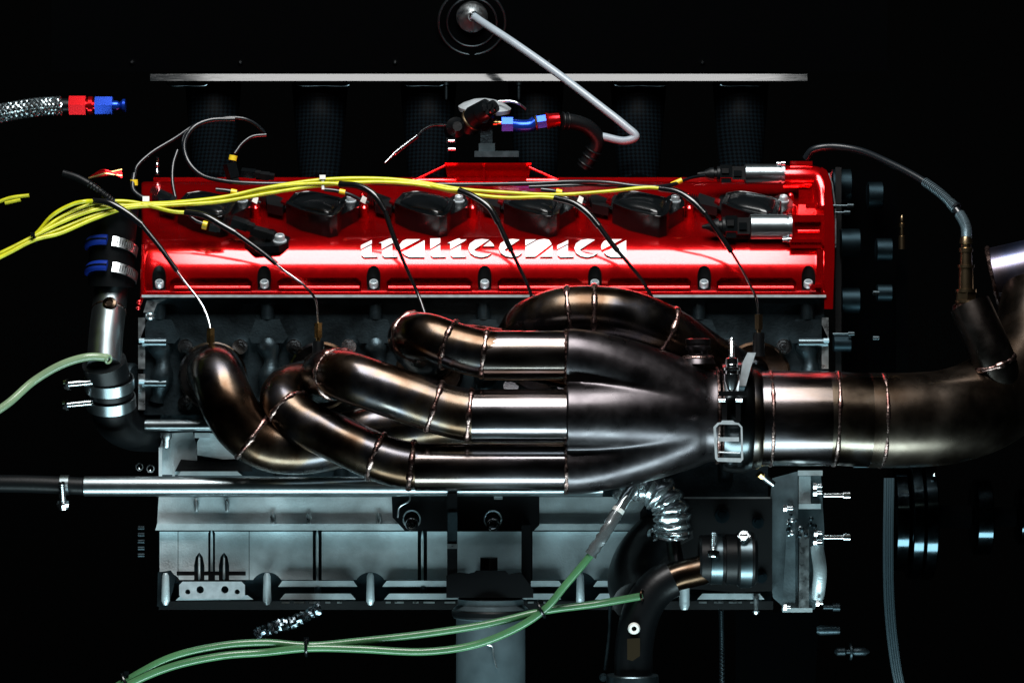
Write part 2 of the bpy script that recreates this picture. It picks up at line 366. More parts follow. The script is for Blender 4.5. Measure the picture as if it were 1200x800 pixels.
b = B(); b.tube([P(935, 271, 9), P(960, 271, 9)], px(2), 10); obj('housing_rib', b, 'red', cover)
for y in (282, 289):
    b = B(); b.rect(926, y - 2, 962, y + 2, 2, 30, px(1.4)); obj('housing_rib', b, 'red', cover)
b = B(); b.slab([(956, 342), (957, 292), (965, 292), (965, 342)], -1, 30, px(2)); obj('housing_web', b, 'red', cover)
b = B(); b.lathe(P(952, 337, -6), Y, [(0, px(3)), (0.01, px(3))], 12); b.rect(951, 333, 962, 337, -5, 4, px(1.2)); obj('housing_rib', b, 'red', cover)
# left edge lip of the cover
b = B(); b.tube(catmull(PP([(168, 287, 6), (166.5, 320, 0), (166, 350, -2), (163, 358, -2)]), 6), px(2), 10); b.ball(P(163, 354, -3), px(3)); b.ball(P(162, 361, -3), px(2.6)); obj('end_rim', b, 'red', cover)
# red plinth behind the deck with its gussets
b = B(); b.prism([P(526, 217, 192), P(618, 217, 192), P(618, 217, 260), P(526, 217, 260)], [P(521, 191, 166), P(623, 191, 166), P(623, 191, 260), P(521, 191, 260)], px(2)); obj('plinth', b, 'redano', cover)  # darker red and overhanging front stand for the shade on it
b = B(); b.rect(180, 208, 900, 226, 176, 200, px(2)); obj('rear_rail', b, 'red', cover)
for pts in ([(486, 211), (524, 193)], [(484, 211), (534, 211), (537, 207)], [(567, 197), (567, 215)], [(620, 196), (654, 211)], [(617, 211), (654, 211)]):
    b = B(); b.tube(PP([(x, y, 170) for x, y in pts]), px(1.5, 170), 8); obj('gusset', b, 'red', cover)
b = B(); b.lathe(P(187, 222, 150), Z, [(-0.02, px(14)), (0.004, px(13)), (0.008, px(8))], 20); obj('boss', b, 'red', cover)
b = B(); b.lathe(P(184, 205, 150), Z, [(0, px(3)), (0.004, px(3)), (0.005, px(2)), (0.008, px(2)), (0.0085, px(3)), (0.011, px(3)), (0.012, px(2)), (0.014, px(2.6)), (0.017, px(2.6)), (0.018, px(1))], 12); obj('bleed_nipple', b, 'chrome', cover)

# ---- cylinder head
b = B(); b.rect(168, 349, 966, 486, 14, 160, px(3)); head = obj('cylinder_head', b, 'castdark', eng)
b = B(); b.rect(172, 349, 962, 356, 2, 20, px(2)); obj('casting_rib', b, 'castdark', head)
rnd = random.Random(3)
for i in range(7):
    x = 187 + 126.5 * i
    b = B(); b.tube([P(x, 352, 9), P(x, 374, 9)], px(8), 14); b.slab([(x - 22, 395), (x - 14, 374), (x + 14, 374), (x + 24, 395), (x + 18, 402), (x - 18, 402)], 4, 20, px(4)); obj('casting_boss', b, 'castdark', head)
    b = B(); b.tube(catmull(PP([(x + rnd.uniform(-3, 3), 398, 12), (x + 4, 430, 8), (x - 4, 470, 12)]), 6), [px(11 + 3 * math.sin(q)) for q in range(13)], 12); obj('casting_rib', b, 'castdark', head)
for x in (165, 966):
    for (y0, y1) in ((372, 398), (404, 432), (438, 480)):
        b = B(); b.rect(x - 3, y0, x + 5, y1, 4, 30, px(1)); obj('machined_edge', b, 'machined', head)
    for y in (401, 449):
        b = B(); b.tube([P(x + (2 if x < 500 else -30), y, 2), P(x + (30 if x < 500 else 4), y, 2)], px(5), 12); b.lathe(P(x + (-2 if x < 500 else -1), y - 2, -1), X, [(0, px(3)), (0.005, px(3))], 6); obj('stud_boss', b, 'dullband', head)
b = B(); b.slab([(168, 366), (172, 352), (196, 350), (184, 356), (180, 366)], 0, 14, px(1)); b.ball(P(176, 370, 6), px(6)); obj('machined_edge', b, 'machined', head)
# exhaust ports with oval flanges, studs and nuts
ports = [(250, 440), (377, 440), (504, 432), (631, 420), (758, 425), (886, 440)]
for (x, y) in ports:
    b = B(); b.lathe(P(x, y, 14), -Y, [(-0.004, px(40)), (0.010, px(40)), (0.012, px(37))], 36); fl = obj('port_flange', b, 'steel', head)
    for sx, sy in ((-32, -34), (32, -34), (30, 30), (-32, 32)):
        b = B(); b.lathe(P(x + sx, y + sy, 14), -Y, [(-0.004, px(10)), (0.008, px(9))], 16); b.hexagon(P(x + sx, y + sy, 6), -Y, 0, 0.006, px(6), px(0.8)); b.lathe(P(x + sx, y + sy, 1), -Y, [(0, px(2.6)), (0.006, px(2.4))], 10); obj('flange_nut', b, 'chrome', fl)
# ---- block
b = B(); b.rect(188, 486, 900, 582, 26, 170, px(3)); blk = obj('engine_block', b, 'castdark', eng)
b = B(); b.lathe(P(170, 498, 6), X, [(0, px(6.3)), (0.002, px(6.8)), (0.30, px(6.8))], 20); obj('coolant_rail', b, 'alu', blk)
b = B(); b.rect(172, 476, 320, 486, 10, 40, px(3)); obj('block_lip', b, 'castdark', blk)
b = B(); b.slab([(187, 556), (187, 524), (192, 508), (226, 506), (231, 524), (231, 556)], 22, 40, px(4)); b.rect(186, 524, 190, 558, 12, 30, px(1)); obj('side_boss', b, 'cast', blk)
b = B(); b.lathe(P(195, 507, 12), -Z, [(0, px(7)), (0.004, px(7)), (0.007, px(4.5)), (0.013, px(4.5)), (0.014, px(3.5))], 14); obj('block_bolt', b, 'machined', blk)
b = B(); b.slab([(231, 533), (231, 518), (236, 509), (244, 507), (300, 512), (300, 536), (262, 538)], 10, 30, px(5)); b.rect(228, 507, 246, 513, 6, 20, px(2)); obj('side_boss', b, 'cast', blk)
b = B(); b.slab([(208, 557), (212, 552), (278, 552), (284, 557)], 0, 30, px(1.5)); b.rect(202, 545, 205, 558, 4, 20, px(1)); obj('block_lip', b, 'cast', blk)
b = B(); b.slab([(205, 552), (212, 538), (262, 542), (290, 538), (296, 552)], 16, 34, px(3)); obj('side_boss', b, 'blackmatt', blk)
for x, y in ((163, 547), (176, 549)):
    b = B(); b.torus(P(x, y, 10), Y, px(4), px(0.9), 20, 6); b.ball(P(x, y + 2, 9), px(1.4), 6); obj('block_bolt', b, 'chrome', blk)
for x in (330, 400, 460, 520, 660, 720, 850):
    b = B(); b.tube([P(x, 488, 26), P(x, 560, 24)], px(9), 14); obj('casting_rib', b, 'castdark', blk)

# ---- oil pan
pan = thing  # placeholder name kept out of the scene
b = B(); b.slab([(184, 615), (186, 582), (904, 582), (906, 615)], 20, 180, px(2)); pan = obj('oil_pan', b, 'cast', eng, label='pale cast aluminium oil pan with upright ribs')
b = B(); b.slab([(182, 621), (184, 613.5), (906, 613.5), (908, 621)], 12, 180, px(2.2), 3); obj('pan_ledge', b, 'cast', pan)
# body panel that leans back a little under the ledge
def lean(x0, x1, y0, y1, d0, d1, back=180, bev=0.0):
    bb = B(); bb.prism([P(x0, y1, back), P(x1, y1, back), P(x1, y0, back), P(x0, y0, back)], [P(x0, y1, d1), P(x1, y1, d1), P(x1, y0, d0), P(x0, y0, d0)], bev); return bb
obj('pan_wall', lean(186, 904, 621.5, 706, 42, 40), 'castdark', pan)  # darker tone here adds shade to the channels between panels
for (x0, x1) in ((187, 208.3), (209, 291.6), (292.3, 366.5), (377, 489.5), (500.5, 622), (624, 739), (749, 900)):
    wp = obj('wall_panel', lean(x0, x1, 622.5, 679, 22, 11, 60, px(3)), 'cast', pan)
    if x0 == 209:  # bullet shaped rib slots
        c = B()
        for q in (233.5, 262.5): c.slab([(q - 6, 690), (q - 6, 662), (q - 4, 652), (q, 647), (q + 4, 652), (q + 6, 662), (q + 6, 690)], -10, 75)
        c.slab([(244, 690), (244, 624), (248, 619), (252, 624), (252, 690)], -10, 75)
        boolean_cut(wp, c)
    c = B(); hit = False
    for q in (194, 313, 434, 557, 680, 801):
        if x0 - 19 < q < x1 + 19:
            hit = True; c.slab([(q + 19, 700)] + [(q + 19 * math.cos(R(a)), 688 - 18 * math.sin(R(a))) for a in range(0, 181, 12)] + [(q - 19, 700)], -20, 75)
    if hit: boolean_cut(wp, c)
for x, y0, y1, r in ((248, 620, 676, 1.5), (233.5, 649, 680, 1.5), (262.5, 649, 680, 1.5), (371.7, 620, 684, 1.6), (495, 622, 684, 1.6), (744, 622, 684, 1.6)):
    bb = B(); d0 = 24 if y0 < 640 else 20
    bb.tube(catmull(PP([(x, y0, d0 + 6), (x, y0 + 4, d0 - 1), (x, y0 + 14, d0 - 5), (x, y1 - 6, d0 - 9), (x, y1, d0 - 6)]), 6), [px(r * q) for q in [0.35 + 0.65 * min(1, i / 9) for i in range(25)]], 14); obj('pan_rib', bb, 'cast', pan)
# screw pillars in scalloped pockets; flange steps between them
pil = [194, 313, 434, 557, 680, 801]
for x in pil:
    bb = B(); bb.lathe(P(x, 671, 6), -Z, [(0, px(2.5)), (0.003, px(4.2)), (0.026, px(5)), (0.030, px(2.5))], 16); obj('pan_pillar', bb, 'cast', pan)
segs = [(326, 419), (448, 544), (570, 660), (695, 786), (815, 898)]
for (x0, x1) in segs:
    bb = B(); bb.slab([(x0, 687), (x0 + 5, 680), (x1 - 5, 680), (x1, 687)], 4, 30, px(1.2)); obj('flange_step', bb, 'cast', pan)
    bb = B(); bb.slab([(x0 + 2, 702), (x0 + 8, 695), (x1 - 8, 695), (x1 - 2, 702)], 0, 30, px(1.2)); obj('flange_step', bb, 'cast', pan)
    x = x0 + 4
    while x < x1 - 14:
        q = random.uniform(5, 18); bb = B(); bb.rect(x, 704.5, x + q, 706.6, 0, 20); obj('gasket_tab', bb, 'machined', pan); x += q + random.uniform(4, 12)
    bb = B(); xm = (x0 + x1) / 2; bb.lathe(P(xm, 687, 6), -Z, [(0, px(4)), (0.009, px(4))], 12); obj('pan_rib', bb, 'castdark', pan)
b = B(); b.rect(186, 704, 906, 714, 26, 180, px(2)); obj('pan_flange', b, 'blackmatt', pan)
# perforated bracket on the left
b = B(); b.slab([(210, 697), (214, 701), (283, 701), (287, 697), (287, 685), (283, 681), (214, 681), (210, 685)], 0, 5, px(1.2), 2); br = obj('perforated_bracket', b, 'zinc', pan)
c = B()
for x, y, r in ((219.5, 693.5, 3), (234, 691, 4.4), (263, 691, 4.4), (277.5, 693.5, 3)): c.lathe(P(x, y, -4), Y, [(0, px(r)), (0.02, px(r))], 20)
boolean_cut(br, c)
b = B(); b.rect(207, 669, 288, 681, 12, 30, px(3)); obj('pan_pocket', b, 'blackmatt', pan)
b = B(); b.slab([(206, 703), (212, 697), (290, 697), (297, 702)], 6.5, 20, px(1)); obj('flange_step', b, 'cast', pan)
b = B(); b.slab([(184, 710), (185, 670), (200, 668), (206, 676), (203, 690), (196, 712)], 8, 40, px(5)); obj('pan_boss', b, 'castdark', pan)
for i in range(5):
    b = B(); b.lathe(P(162, 618 + 8 * i, 60), X, [(0, px(3, 60)), (0.006, px(3, 60))], 10); obj('starter_tooth', b, 'castdark', eng)
for (x, y) in ((320, 604), (444, 604), (362, 605), (230, 588), (266, 588)):
    b = B(); b.lathe(P(x, y - 4, 18), -Z, [(0, px(2)), (0.004, px(4)), (0.012, px(2))], 10); obj('pan_screw', b, 'machined', pan)

pm = obj('pan_shade_body', B().slab([(752, 690), (750, 600), (760, 584), (905, 584), (905, 692), (860, 694), (820, 690)], -4, 40, px(5), 3), 'blackmatt', eng)  # black pump-like body added to darken the shaded right end of the pan
for x, y, r in ((764, 598, 4), (800, 592, 4), (846, 604, 5), (888, 612, 4), (848, 640, 4), (892, 676, 4)):
    b = B(); b.lathe(P(x, y, -4), -Y, [(-0.002, px(r * 1.8)), (0.003, px(r * 1.7))], 18); b.hexagon(P(x, y, -7), -Y, 0, 0.004, px(r), px(0.6)); obj('body_bolt', b, 'darkmetal', pm)
# ---- front cover and belt end on the right
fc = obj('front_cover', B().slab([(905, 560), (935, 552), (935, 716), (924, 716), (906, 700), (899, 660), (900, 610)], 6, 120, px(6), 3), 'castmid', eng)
b = B(); b.slab([(934, 714), (934, 556), (962, 556), (966, 620), (964, 700), (954, 714)], 12, 90, px(5), 3); obj('cover_wall', b, 'castmid', fc)
b = B(); b.slab([(916, 715), (917, 700), (921, 640), (921, 595), (932, 595), (932, 715)], 0, 40, px(4.5), 3); obj('cover_web', b, 'castmid', fc)
b = B(); b.slab([(936, 712), (937, 620), (948, 620), (948, 712)], -4, 40, px(3)); obj('cover_web', b, 'machined', fc)
b = B(); b.tube(catmull(PP([(957, 640, 2), (961, 668, -4), (958, 700, 4)]), 8), px(8), 16); obj('cover_web', b, 'cast', fc)
b = B(); b.rect(935, 551, 964, 557, -4, 40, px(1.6)); obj('cover_web', b, 'cast', fc)
for q in ((936, 590, 962, 596, -4), (936, 557.5, 950, 589.5, 4), (917, 712, 952, 717, -4)):
    b = B(); b.rect(*q, 40, px(1.6)); obj('cover_web', b, 'cast', fc)
for (x, y, ln) in ((955, 569, 8), (955, 577, 8), (956, 624, 7), (920, 595, 9), (920, 711, 6), (958, 706, 6), (955, 634, 8)):
    b = B(); b.lathe(P(x, y, -8), X, [(0, px(2.6)), (ln * S, px(2.6))], 12); b.hexagon(P(x - 2, y, -8), X, 0, 0.003, px(4)); obj('cover_bolt', b, 'chrome', fc)
for (y, x1) in ((580, 996), (629, 996), (711, 984)):
    b = B(); b.lathe(P(965, y, -4), X, [(0, px(3)), ((x1 - 973) * S, px(3)), ((x1 - 973) * S, px(5)), ((x1 - 965) * S, px(5))], 14); obj('cover_stud', b, 'chrome' if y < 700 else 'castdark', fc)
rnd = random.Random(11)
for i in range(20):
    b = B(); b.ball(P(rnd.uniform(921, 958), rnd.uniform(602, 632), rnd.uniform(-6, 2)), px(rnd.uniform(2, 4.5)), 6); obj('cover_lump', b, 'castdark' if i % 3 else 'machined', fc)
b = B(); b.tube(PP([(893, 557, -20), (906, 567, -14)]), px(4), 12); obj('oil_fitting', b, 'machined', fc)
b = B(); b.hexagon(P(889, 555, -22), (P(906, 567, -14) - P(893, 557, -20)), 0, 0.005, px(4.5), px(0.5)); obj('oil_fitting_nut', b, 'brass', fc)
# timing drive: black backing plate, hubs and rollers turned edge-on
b = B(); b.rect(979, 196, 986, 540, 20, 200, px(2)); tp = obj('timing_plate', b, 'blackmatt', eng)
b = B(); b.rect(987, 200, 1052, 540, 85, 150, px(6)); obj('timing_cover', b, 'soot', eng)
b = B(); b.rect(1050, 292, 1064, 520, 60, 110, px(2)); obj('sender_bracket', b, 'soot', eng)
hubs = [(974, 998, 218, 20, 60), (1016, 1035, 229, 16, 60), (984, 1008, 285, 17, 20), (1026, 1046, 293, 14, 40), (985, 1008, 352, 15, 30), (1027, 1046, 343, 10, 30), (976, 998, 402, 10, 10)]
for x0, x1, y, r, d in hubs:
    b = B(); ln = (x1 - x0) * S; b.lathe(P(x0, y, d), X, [(0, px(r * 0.85)), (0.001, px(r)), (ln - 0.001, px(r)), (ln, px(r * 0.85))], 28); obj('pulley_hub', b, 'darkmetal', eng)
for (x0, x1, y) in ((975, 1000, 241), (979, 996, 249), (1024, 1030, 343), (976, 1001, 391), (1025, 1030, 396)):
    b = B(); b.lathe(P(x0, y, 0), X, [(0, px(1.2)), ((x1 - x0 - 7) * S, px(1.2)), ((x1 - x0 - 7) * S, px(3)), ((x1 - x0) * S, px(2.6))], 12); obj('hub_bolt', b, 'dullband', eng)
for r0, x0, x1, m_ in ((65, 1044, 1060, 'pulley'), (75, 1062, 1076, 'pulley'), (76, 1077, 1092, 'pulley'), (14, 1092, 1140, 'soot'), (46, 1140, 1160, 'pulley'), (34, 1192, 1215, 'pulley'), (12, 1160, 1192, 'soot')):
    b = B(); ln = (x1 - x0) * S; b.lathe(P(x0, 605, 90), X, [(0, px(r0 - 2)), (0.0012, px(r0)), (ln - 0.0012, px(r0)), (ln, px(r0 - 2))], 64); obj('crank_pulley', b, m_, eng)
for x, y in ((1096, 637), (1095, 556)):
    b = B(); b.ball(P(x, y, 40), px(2.4), 6); obj('pulley_screw', b, 'chrome', eng)
b = B(); b.tube(PP([(1000, 546, 60), (1092, 546, 60)]), px(2), 8); obj('pulley_guard', b, 'castdark', eng)

# ================================================================== INTAKE PLENUM (behind)
pl = thing('intake_plenum', P(560, 210, 330), 'black intake plenum with pale metal edge strip behind the red cover', 'plenum')
b = B(); b.rect(60, -60, 1040, 84, 300, 520, px(3)); obj('plenum_body', b, 'soot', pl)
nrm = Vector((0, -math.cos(R(30)), math.sin(R(30))))
b = B(); b.prism([P(150, 98, 310), P(985, 98, 310), P(985, 98, 330), P(150, 98, 330)], [P(150, 84.5, 300), P(985, 84.5, 300), P(985, 84.5, 330), P(150, 84.5, 330)])
b = B(); b.prism([P(176, 95.0, 293), P(946, 95.0, 293), P(946, 95.0, 318), P(176, 95.0, 318)], [P(176, 86.8, 295.8), P(946, 86.8, 295.8), P(946, 86.8, 318), P(176, 86.8, 318)]); obj('edge_strip', b, 'strip', pl, smooth=False)
for x in (155, 282, 463, 643, 823):
    b = B(); b.lathe(P(x, 73, 300), -Y, [(0, px(3.4)), (0.002, px(3)), (0.0035, px(1.4))], 14); obj('plenum_screw', b, 'chrome', pl)
for x0, x1 in ((195, 245), (346, 412), (472, 522), (718, 784), (842, 896)):
    b = B(); b.tube(catmull(PP([(x0, 96.5, 300), (x0 + 4, 100.5, 298), ((x0 + x1) / 2, 100.8, 298), (x1 - 4, 100.5, 298), (x1, 96.5, 300)]), 5), px(1.0, 300), 8); obj('reflection_bar', b, 'pulley', pl)  # glossy bars added to draw the pinkish reflection lines under the plenum
for x in (523, 608):
    b = B(); b.lathe(P(x, 94, 298), -Z, [(0, px(4)), (0.005, px(4)), (0.0055, px(2)), (0.016, px(2)), (0.02, px(1.5))], 12); obj('plenum_stud', b, 'castdark', pl)
for i, x in enumerate((250, 375, 502, 628, 748, 868)):
    b = B(); b.tube(catmull(PP([(x, 92, 350), (x, 150, 330), (x, 200, 260), (x, 222, 215)]), 6), [px(q, 300) for q in [34 - i_ * 0.8 for i_ in range(19)]], 28); obj('intake_runner', b, 'carbon', pl)
# pressure port on the plenum
po = thing('pressure_port', P(553, 60, 280), 'round silver port on the black plenum where the white hose ends', 'port')
ax = Vector((0.05, -1, -0.12)).normalized()
b = B(); b.lathe(P(553, 20, 296), ax, [(0, px(18, 296)), (0.004, px(18.5, 296)), (0.006, px(17.5, 296)), (0.014, px(6, 296)), (0.018, px(5, 296))], 36); obj('cone', b, 'machined', po)
b = B(); b.torus(P(553, 26, 290), Vector((0, -1, -0.35)), px(39, 296), px(1.7), 56, 8); obj('rim', b, 'dullband', po)
b = B(); b.torus(P(553, 26, 292), Vector((0, -1, -0.35)), px(29, 296), px(1.3), 56, 8); obj('rim', b, 'dullband', po)
hosepath = catmull(PP([(554, 18, 272), (562, 24, 262), (600, 49, 240), (650, 84, 220), (700, 122, 205), (733, 148, 196), (745, 160, 194), (733, 165, 196), (706, 160, 205)]), 10)
b = B(); b.tube(hosepath, px(4.6, 220), 18); obj('vacuum_hose', b, 'white', label='thin white plastic hose slanting down from the silver port', cat='hose')
b = B(); b.torus(P(555, 19, 268), Vector((0.6, -0.8, -0.4)), px(4.6, 270), px(1.6), 24, 8); b.lathe(P(553, 17, 279), Vector((0.6, -0.8, -0.4)), [(0, px(4)), (0.014, px(3.6))], 16); obj('barb', b, 'chrome', po)

# ================================================================== EXHAUST MANIFOLD
man = thing('exhaust_manifold', P(560, 580, -60), 'heat tinted steel exhaust manifold whose bent runners merge into a collector', 'exhaust manifold')
def runner(pts, r, welds, m='steel', n=32, dd=8, tail=None):
    path = catmull(PP(pts), dd); b = B(); b.tube(path, px(r, pts[-1][2]), n); o = obj('runner', b, m, man)
    if tail:
        b = B(); b.tube([P(tail, pts[-1][1], pts[-1][2]), P(672, pts[-1][1], pts[-1][2])], px(r, pts[-1][2]) + 0.0004, n); obj('straight_pipe', b, 'tail', man)
    for a in welds: weld(o, path, a, px(r, pts[-1][2]))
    return path
dm = -115
runner([(504, 425, 10), (494, 412, -40), (482, 396, -78), (500, 395, -104), (530, 405, dm + 3), (560, 413, dm), (590, 416, dm), (630, 416, dm), (674, 416, dm)], 28.5, [(489, 394), (528, 404), (567, 414)], tail=567)
runner([(377, 440, 10), (380, 442, -50), (390, 438, -90), (412, 443, -118), (450, 456, -126), (490, 470, -128), (520, 480, -128), (550, 486, -128), (600, 487, -128), (674, 487, -128)], 30.5, [(404, 440), (513, 477), (553, 486)], tail=553)
runner([(377, 440, 10), (362, 448, -30), (338, 456, -56), (332, 470, -72), (350, 491, -84), (390, 511, -96), (430, 530, -105), (460, 541, -108), (490, 546, -108), (540, 547, -108), (610, 547, -108), (674, 547, -108)], 28, [(343, 480), (446, 536), (485, 545)], tail=487)
runner([(250, 440, 12), (251, 434, -30), (255, 440, -58), (264, 466, -72), (283, 498, -74), (312, 519, -72), (352, 524, -66), (400, 516, -56), (460, 500, -48), (560, 490, -44), (674, 490, -44)], 32, [(300, 512)])
runner([(600, 420, 10), (606, 405, -20), (622, 382, -40), (655, 368, -52), (690, 365, -54), (735, 370, -52), (785, 391, -44), (835, 424, -24), (878, 446, 10)], 30, [(668, 367), (693, 365), (775, 386)])
runner([(504, 425, 10), (520, 408, -30), (545, 406, -42), (580, 410, -44), (674, 430, -44)], 27, [])
# collector: five pipes blended into one round outlet
C0 = (483, -82)     # axis at the inlet: pixel row, depth
circ0 = [(418, dm, 33.0), (487, -122, 40), (548, -108, 31.0), (440, -50, 40), (515, -48, 42), (452.5, -102, 31), (519, -103, 30)]
cend = (487, -88, 53.5)
def collector():
    rings = []; na = 144; xs_ = [664, 666] + [668 + (838 - 668) * i / 30 for i in range(31)] + [841]
    for xi, x in enumerate(xs_):
        t = min(1, max(0, (x - 672) / (836 - 672))); s_ = t ** 1.5
        cy = C0[0] + (cend[0] - C0[0]) * t; cd = C0[1] + (cend[1] - C0[1]) * t; ring = []
        for k in range(na):
            a = 2 * math.pi * k / na; dx, dy = math.cos(a), math.sin(a); best = 0
            cand = []
            for (y, d, r) in circ0:
                yy = y + (cend[0] - y) * s_; dd_ = d + (cend[1] - d) * s_; rr = r + (cend[2] - r) * s_
                ox, oy = (dd_ - cd) / 0.8, yy - cy
                pr = ox * dx + oy * dy; q = rr * rr - (ox * ox + oy * oy - pr * pr)
                cand.append(pr + math.sqrt(q) if q > 0 else pr - 2.0 * math.sqrt(-q))
            hard = max(cand); kk = 0.9
            soft = hard + math.log(sum(math.exp(kk * (c_ - hard)) for c_ in cand)) / kk * 0.8
            best = max(soft * (1 - t * 0.0) if t < 0.9 else soft + (cend[2] - soft) * (t - 0.9) / 0.1, 20)
            ring.append(best * (0.985 if xi == 0 else 1.0))
        for _ in range(1): ring = [0.25 * ring[k - 1] + 0.5 * ring[k] + 0.25 * ring[(k + 1) % na] for k in range(na)]
        ring = [P(x, cy + math.sin(2 * math.pi * k / na) * q, cd + math.cos(2 * math.pi * k / na) * q * 0.8) for k, q in enumerate(ring)]
        rings.append(ring)
    bb = B(); bb.grid(rings); return bb
colo = obj('collector', collector(), 'collector', man, label='satin grey pressed collector with creased lobes', sharp=60)
for (y, d, r) in circ0[:3]:
    r = {418: 31, 487: 33.5, 548: 31}[y]; b = B(); rr = random.Random(int(y)); ws = [0.7 + 0.6 * rr.random() for _ in range(56)]; b.torus(P(663.5, y, d), X, px(r - 2.6), px(2.4), 56, 8, lambda i: ws[i]); obj('weld_bead', b, 'weld', colo)
b = B(); o = P(818, 426, -94)
b.lathe(o, Z, [(0, px(20)), (0.006, px(17)), (0.0075, px(15)), (0.009, px(11)), (0.012, px(11)), (0.0125, px(14)), (0.0155, px(14.5)), (0.016, px(13.5)), (0.018, px(13.5)), (0.0185, px(14.5)), (0.022, px(14.5)), (0.023, px(12.5))], 28); obj('sensor_plug', b, 'collector', man)
b = B(); b.torus(P(818, 418.5, -94), Z, px(16.5), px(1.8), 40, 8, lambda i: 0.8 + 0.4 * random.random()); obj('weld_bead', b, 'weld', colo)
# outlet flange beads
b = B(); b.torus(P(840, 487, -88), X, px(54), px(2), 60, 8, lambda i: 0.8 + 0.4 * random.random()); obj('weld_bead', b, 'weld', colo)

# ---- band clamp
bc = thing('band_clamp', P(862, 545, -88), 'steel band clamp with upright bolt and square buckle between collector and pipe', 'clamp')
b = B(); b.lathe(P(843, 488, -88), X, [(0, px(56)), (0.002, px(61)), (0.008, px(64)), (0.022, px(64)), (0.028, px(61)), (0.030, px(56))], 64); obj('band', b, mat('dark_clamp_steel', (0.06, 0.07, 0.075), 1, 0.2), bc)
oz = P(857.5, 458, -152)
b = B(); b.lathe(oz, Z, [(0.03, px(2.6)), (0.046, px(2.6)), (0.0475, px(1.2))], 14)
for i in range(11): b.torus(oz + Z * (0.031 + i * 0.00135), Z, px(2.7), px(0.55), 14, 6)
obj('bolt_shank', b, 'chrome', bc)
b = B(); b.lathe(oz, Z, [(-0.004, px(1)), (0.002, px(5)), (0.010, px(8.5)), (0.015, px(9)), (0.0155, px(7)), (0.018, px(7)), (0.0185, px(9)), (0.021, px(9)), (0.0215, px(6.5)), (0.0235, px(6.5)), (0.024, px(7.2)), (0.029, px(6.8)), (0.030, px(4))], 20); obj('nut', b, 'chrome', bc)
b = B(); b.slab([(866, 452), (870, 425), (876, 413), (886, 413), (880, 430), (874, 452)], -140, -128, px(1)); obj('strap', b, 'zinc', bc)
b = B(); b.rect(842, 458, 876, 464, -156, -140, px(2)); b.rect(846, 466, 852, 494, -158, -142, px(1.5)); b.rect(862, 466, 868, 494, -158, -142, px(1.5)); obj('trunnion', b, 'blacksteel', bc)
for x in (846, 866):
    b = B(); b.lathe(P(x, 469, -158), X, [(-0.003, px(2.2)), (0.003, px(2.2))], 10); obj('pin', b, 'chrome', bc)
fr = catmull(PP([(838, 540, -162), (838, 520, -164), (837, 500, -162)]), 4)
b = B(); b.slab([(836, 500), (841, 495), (845, 494.5), (846, 492.5), (859, 492.5), (861, 494.5), (866, 495.5), (870, 500), (871, 538), (868, 541.5), (841, 540.5), (838, 537)], -166, -158, px(1.4)); bk = obj('buckle', b, 'zinc', bc)
c = B(); c.slab([(839, 501), (843, 497), (865, 497.5), (868, 501), (868.5, 536.5), (841, 536)], -175, -150, px(1.5)); boolean_cut(bk, c)
b = B(); b.rect(842, 512, 866, 517, -163, -158, px(1.4)); b.tube(PP([(842, 529.5, -160), (867, 530.5, -160)]), px(0.8), 8); obj('buckle_bar', b, 'zinc', bc)

# ---- large exhaust pipe
ep = thing('exhaust_pipe', P(1030, 545, -88), 'large tan steel exhaust pipe sweeping up from the band clamp', 'pipe')
path = catmull(PP([(884, 490, -88), (930, 490, -88), (970, 490, -88), (1018, 492, -88), (1068, 492, -86), (1116, 487, -80), (1160, 470, -66), (1196, 438, -46), (1218, 396, -22), (1228, 350, 0)]), 10)
b = B(); b.tube(path, px(55, -88), 56); pip = obj('bend', b, 'bigsteel', ep)
b = B(); b.lathe(P(892, 490, -88), X, [(0, px(55.6, -88)), (77 * S, px(55.6, -88))], 64); obj('straight_pipe', b, 'tail', ep)
b = B(); i1 = min(range(len(path)), key=lambda i: abs(path[i].x - P(1019, 490, -88).x)); b.tube(path[i1:], px(55.5, -88), 64); obj('elbow', b, 'elbow', ep)
for a in ((892, 490), (969, 490), (1018, 492)): weld(pip, path, a, px(55, -88), 2.6)
b = B(); b.lathe(P(878, 490, -88), X, [(0, px(58)), (0.006, px(58)), (0.010, px(55.5))], 60); obj('flange', b, 'bigsteel', ep)
bp = catmull(PP([(1174, 452, -84), (1164, 420, -92), (1150, 388, -90), (1136, 358, -84)]), 8)
b = B(); b.tube(bp, px(25, -88), 32); bro = obj('branch_pipe', b, 'darksteel', ep)
weld(bro, bp, (1163, 420), px(25.5, -88), 3)
# blued pipe at the frame edge
b = B(); pth = catmull(PP([(1164, 326, 30), (1200, 318, 24), (1280, 300, 10)]), 8); b.tube(pth, px(36), 40)
bp2 = obj('blued_pipe', b, 'bluepipe', label='blue heat tinted pipe end beyond the oxygen sensor', cat='pipe')
b = B(); b.torus(P(1165, 326, 30), P(1200, 318, 24) - P(1164, 326, 30), px(37), px(2.6), 48, 8, lambda i: 0.8 + 0.4 * random.random()); obj('weld_bead', b, 'weld', bp2)

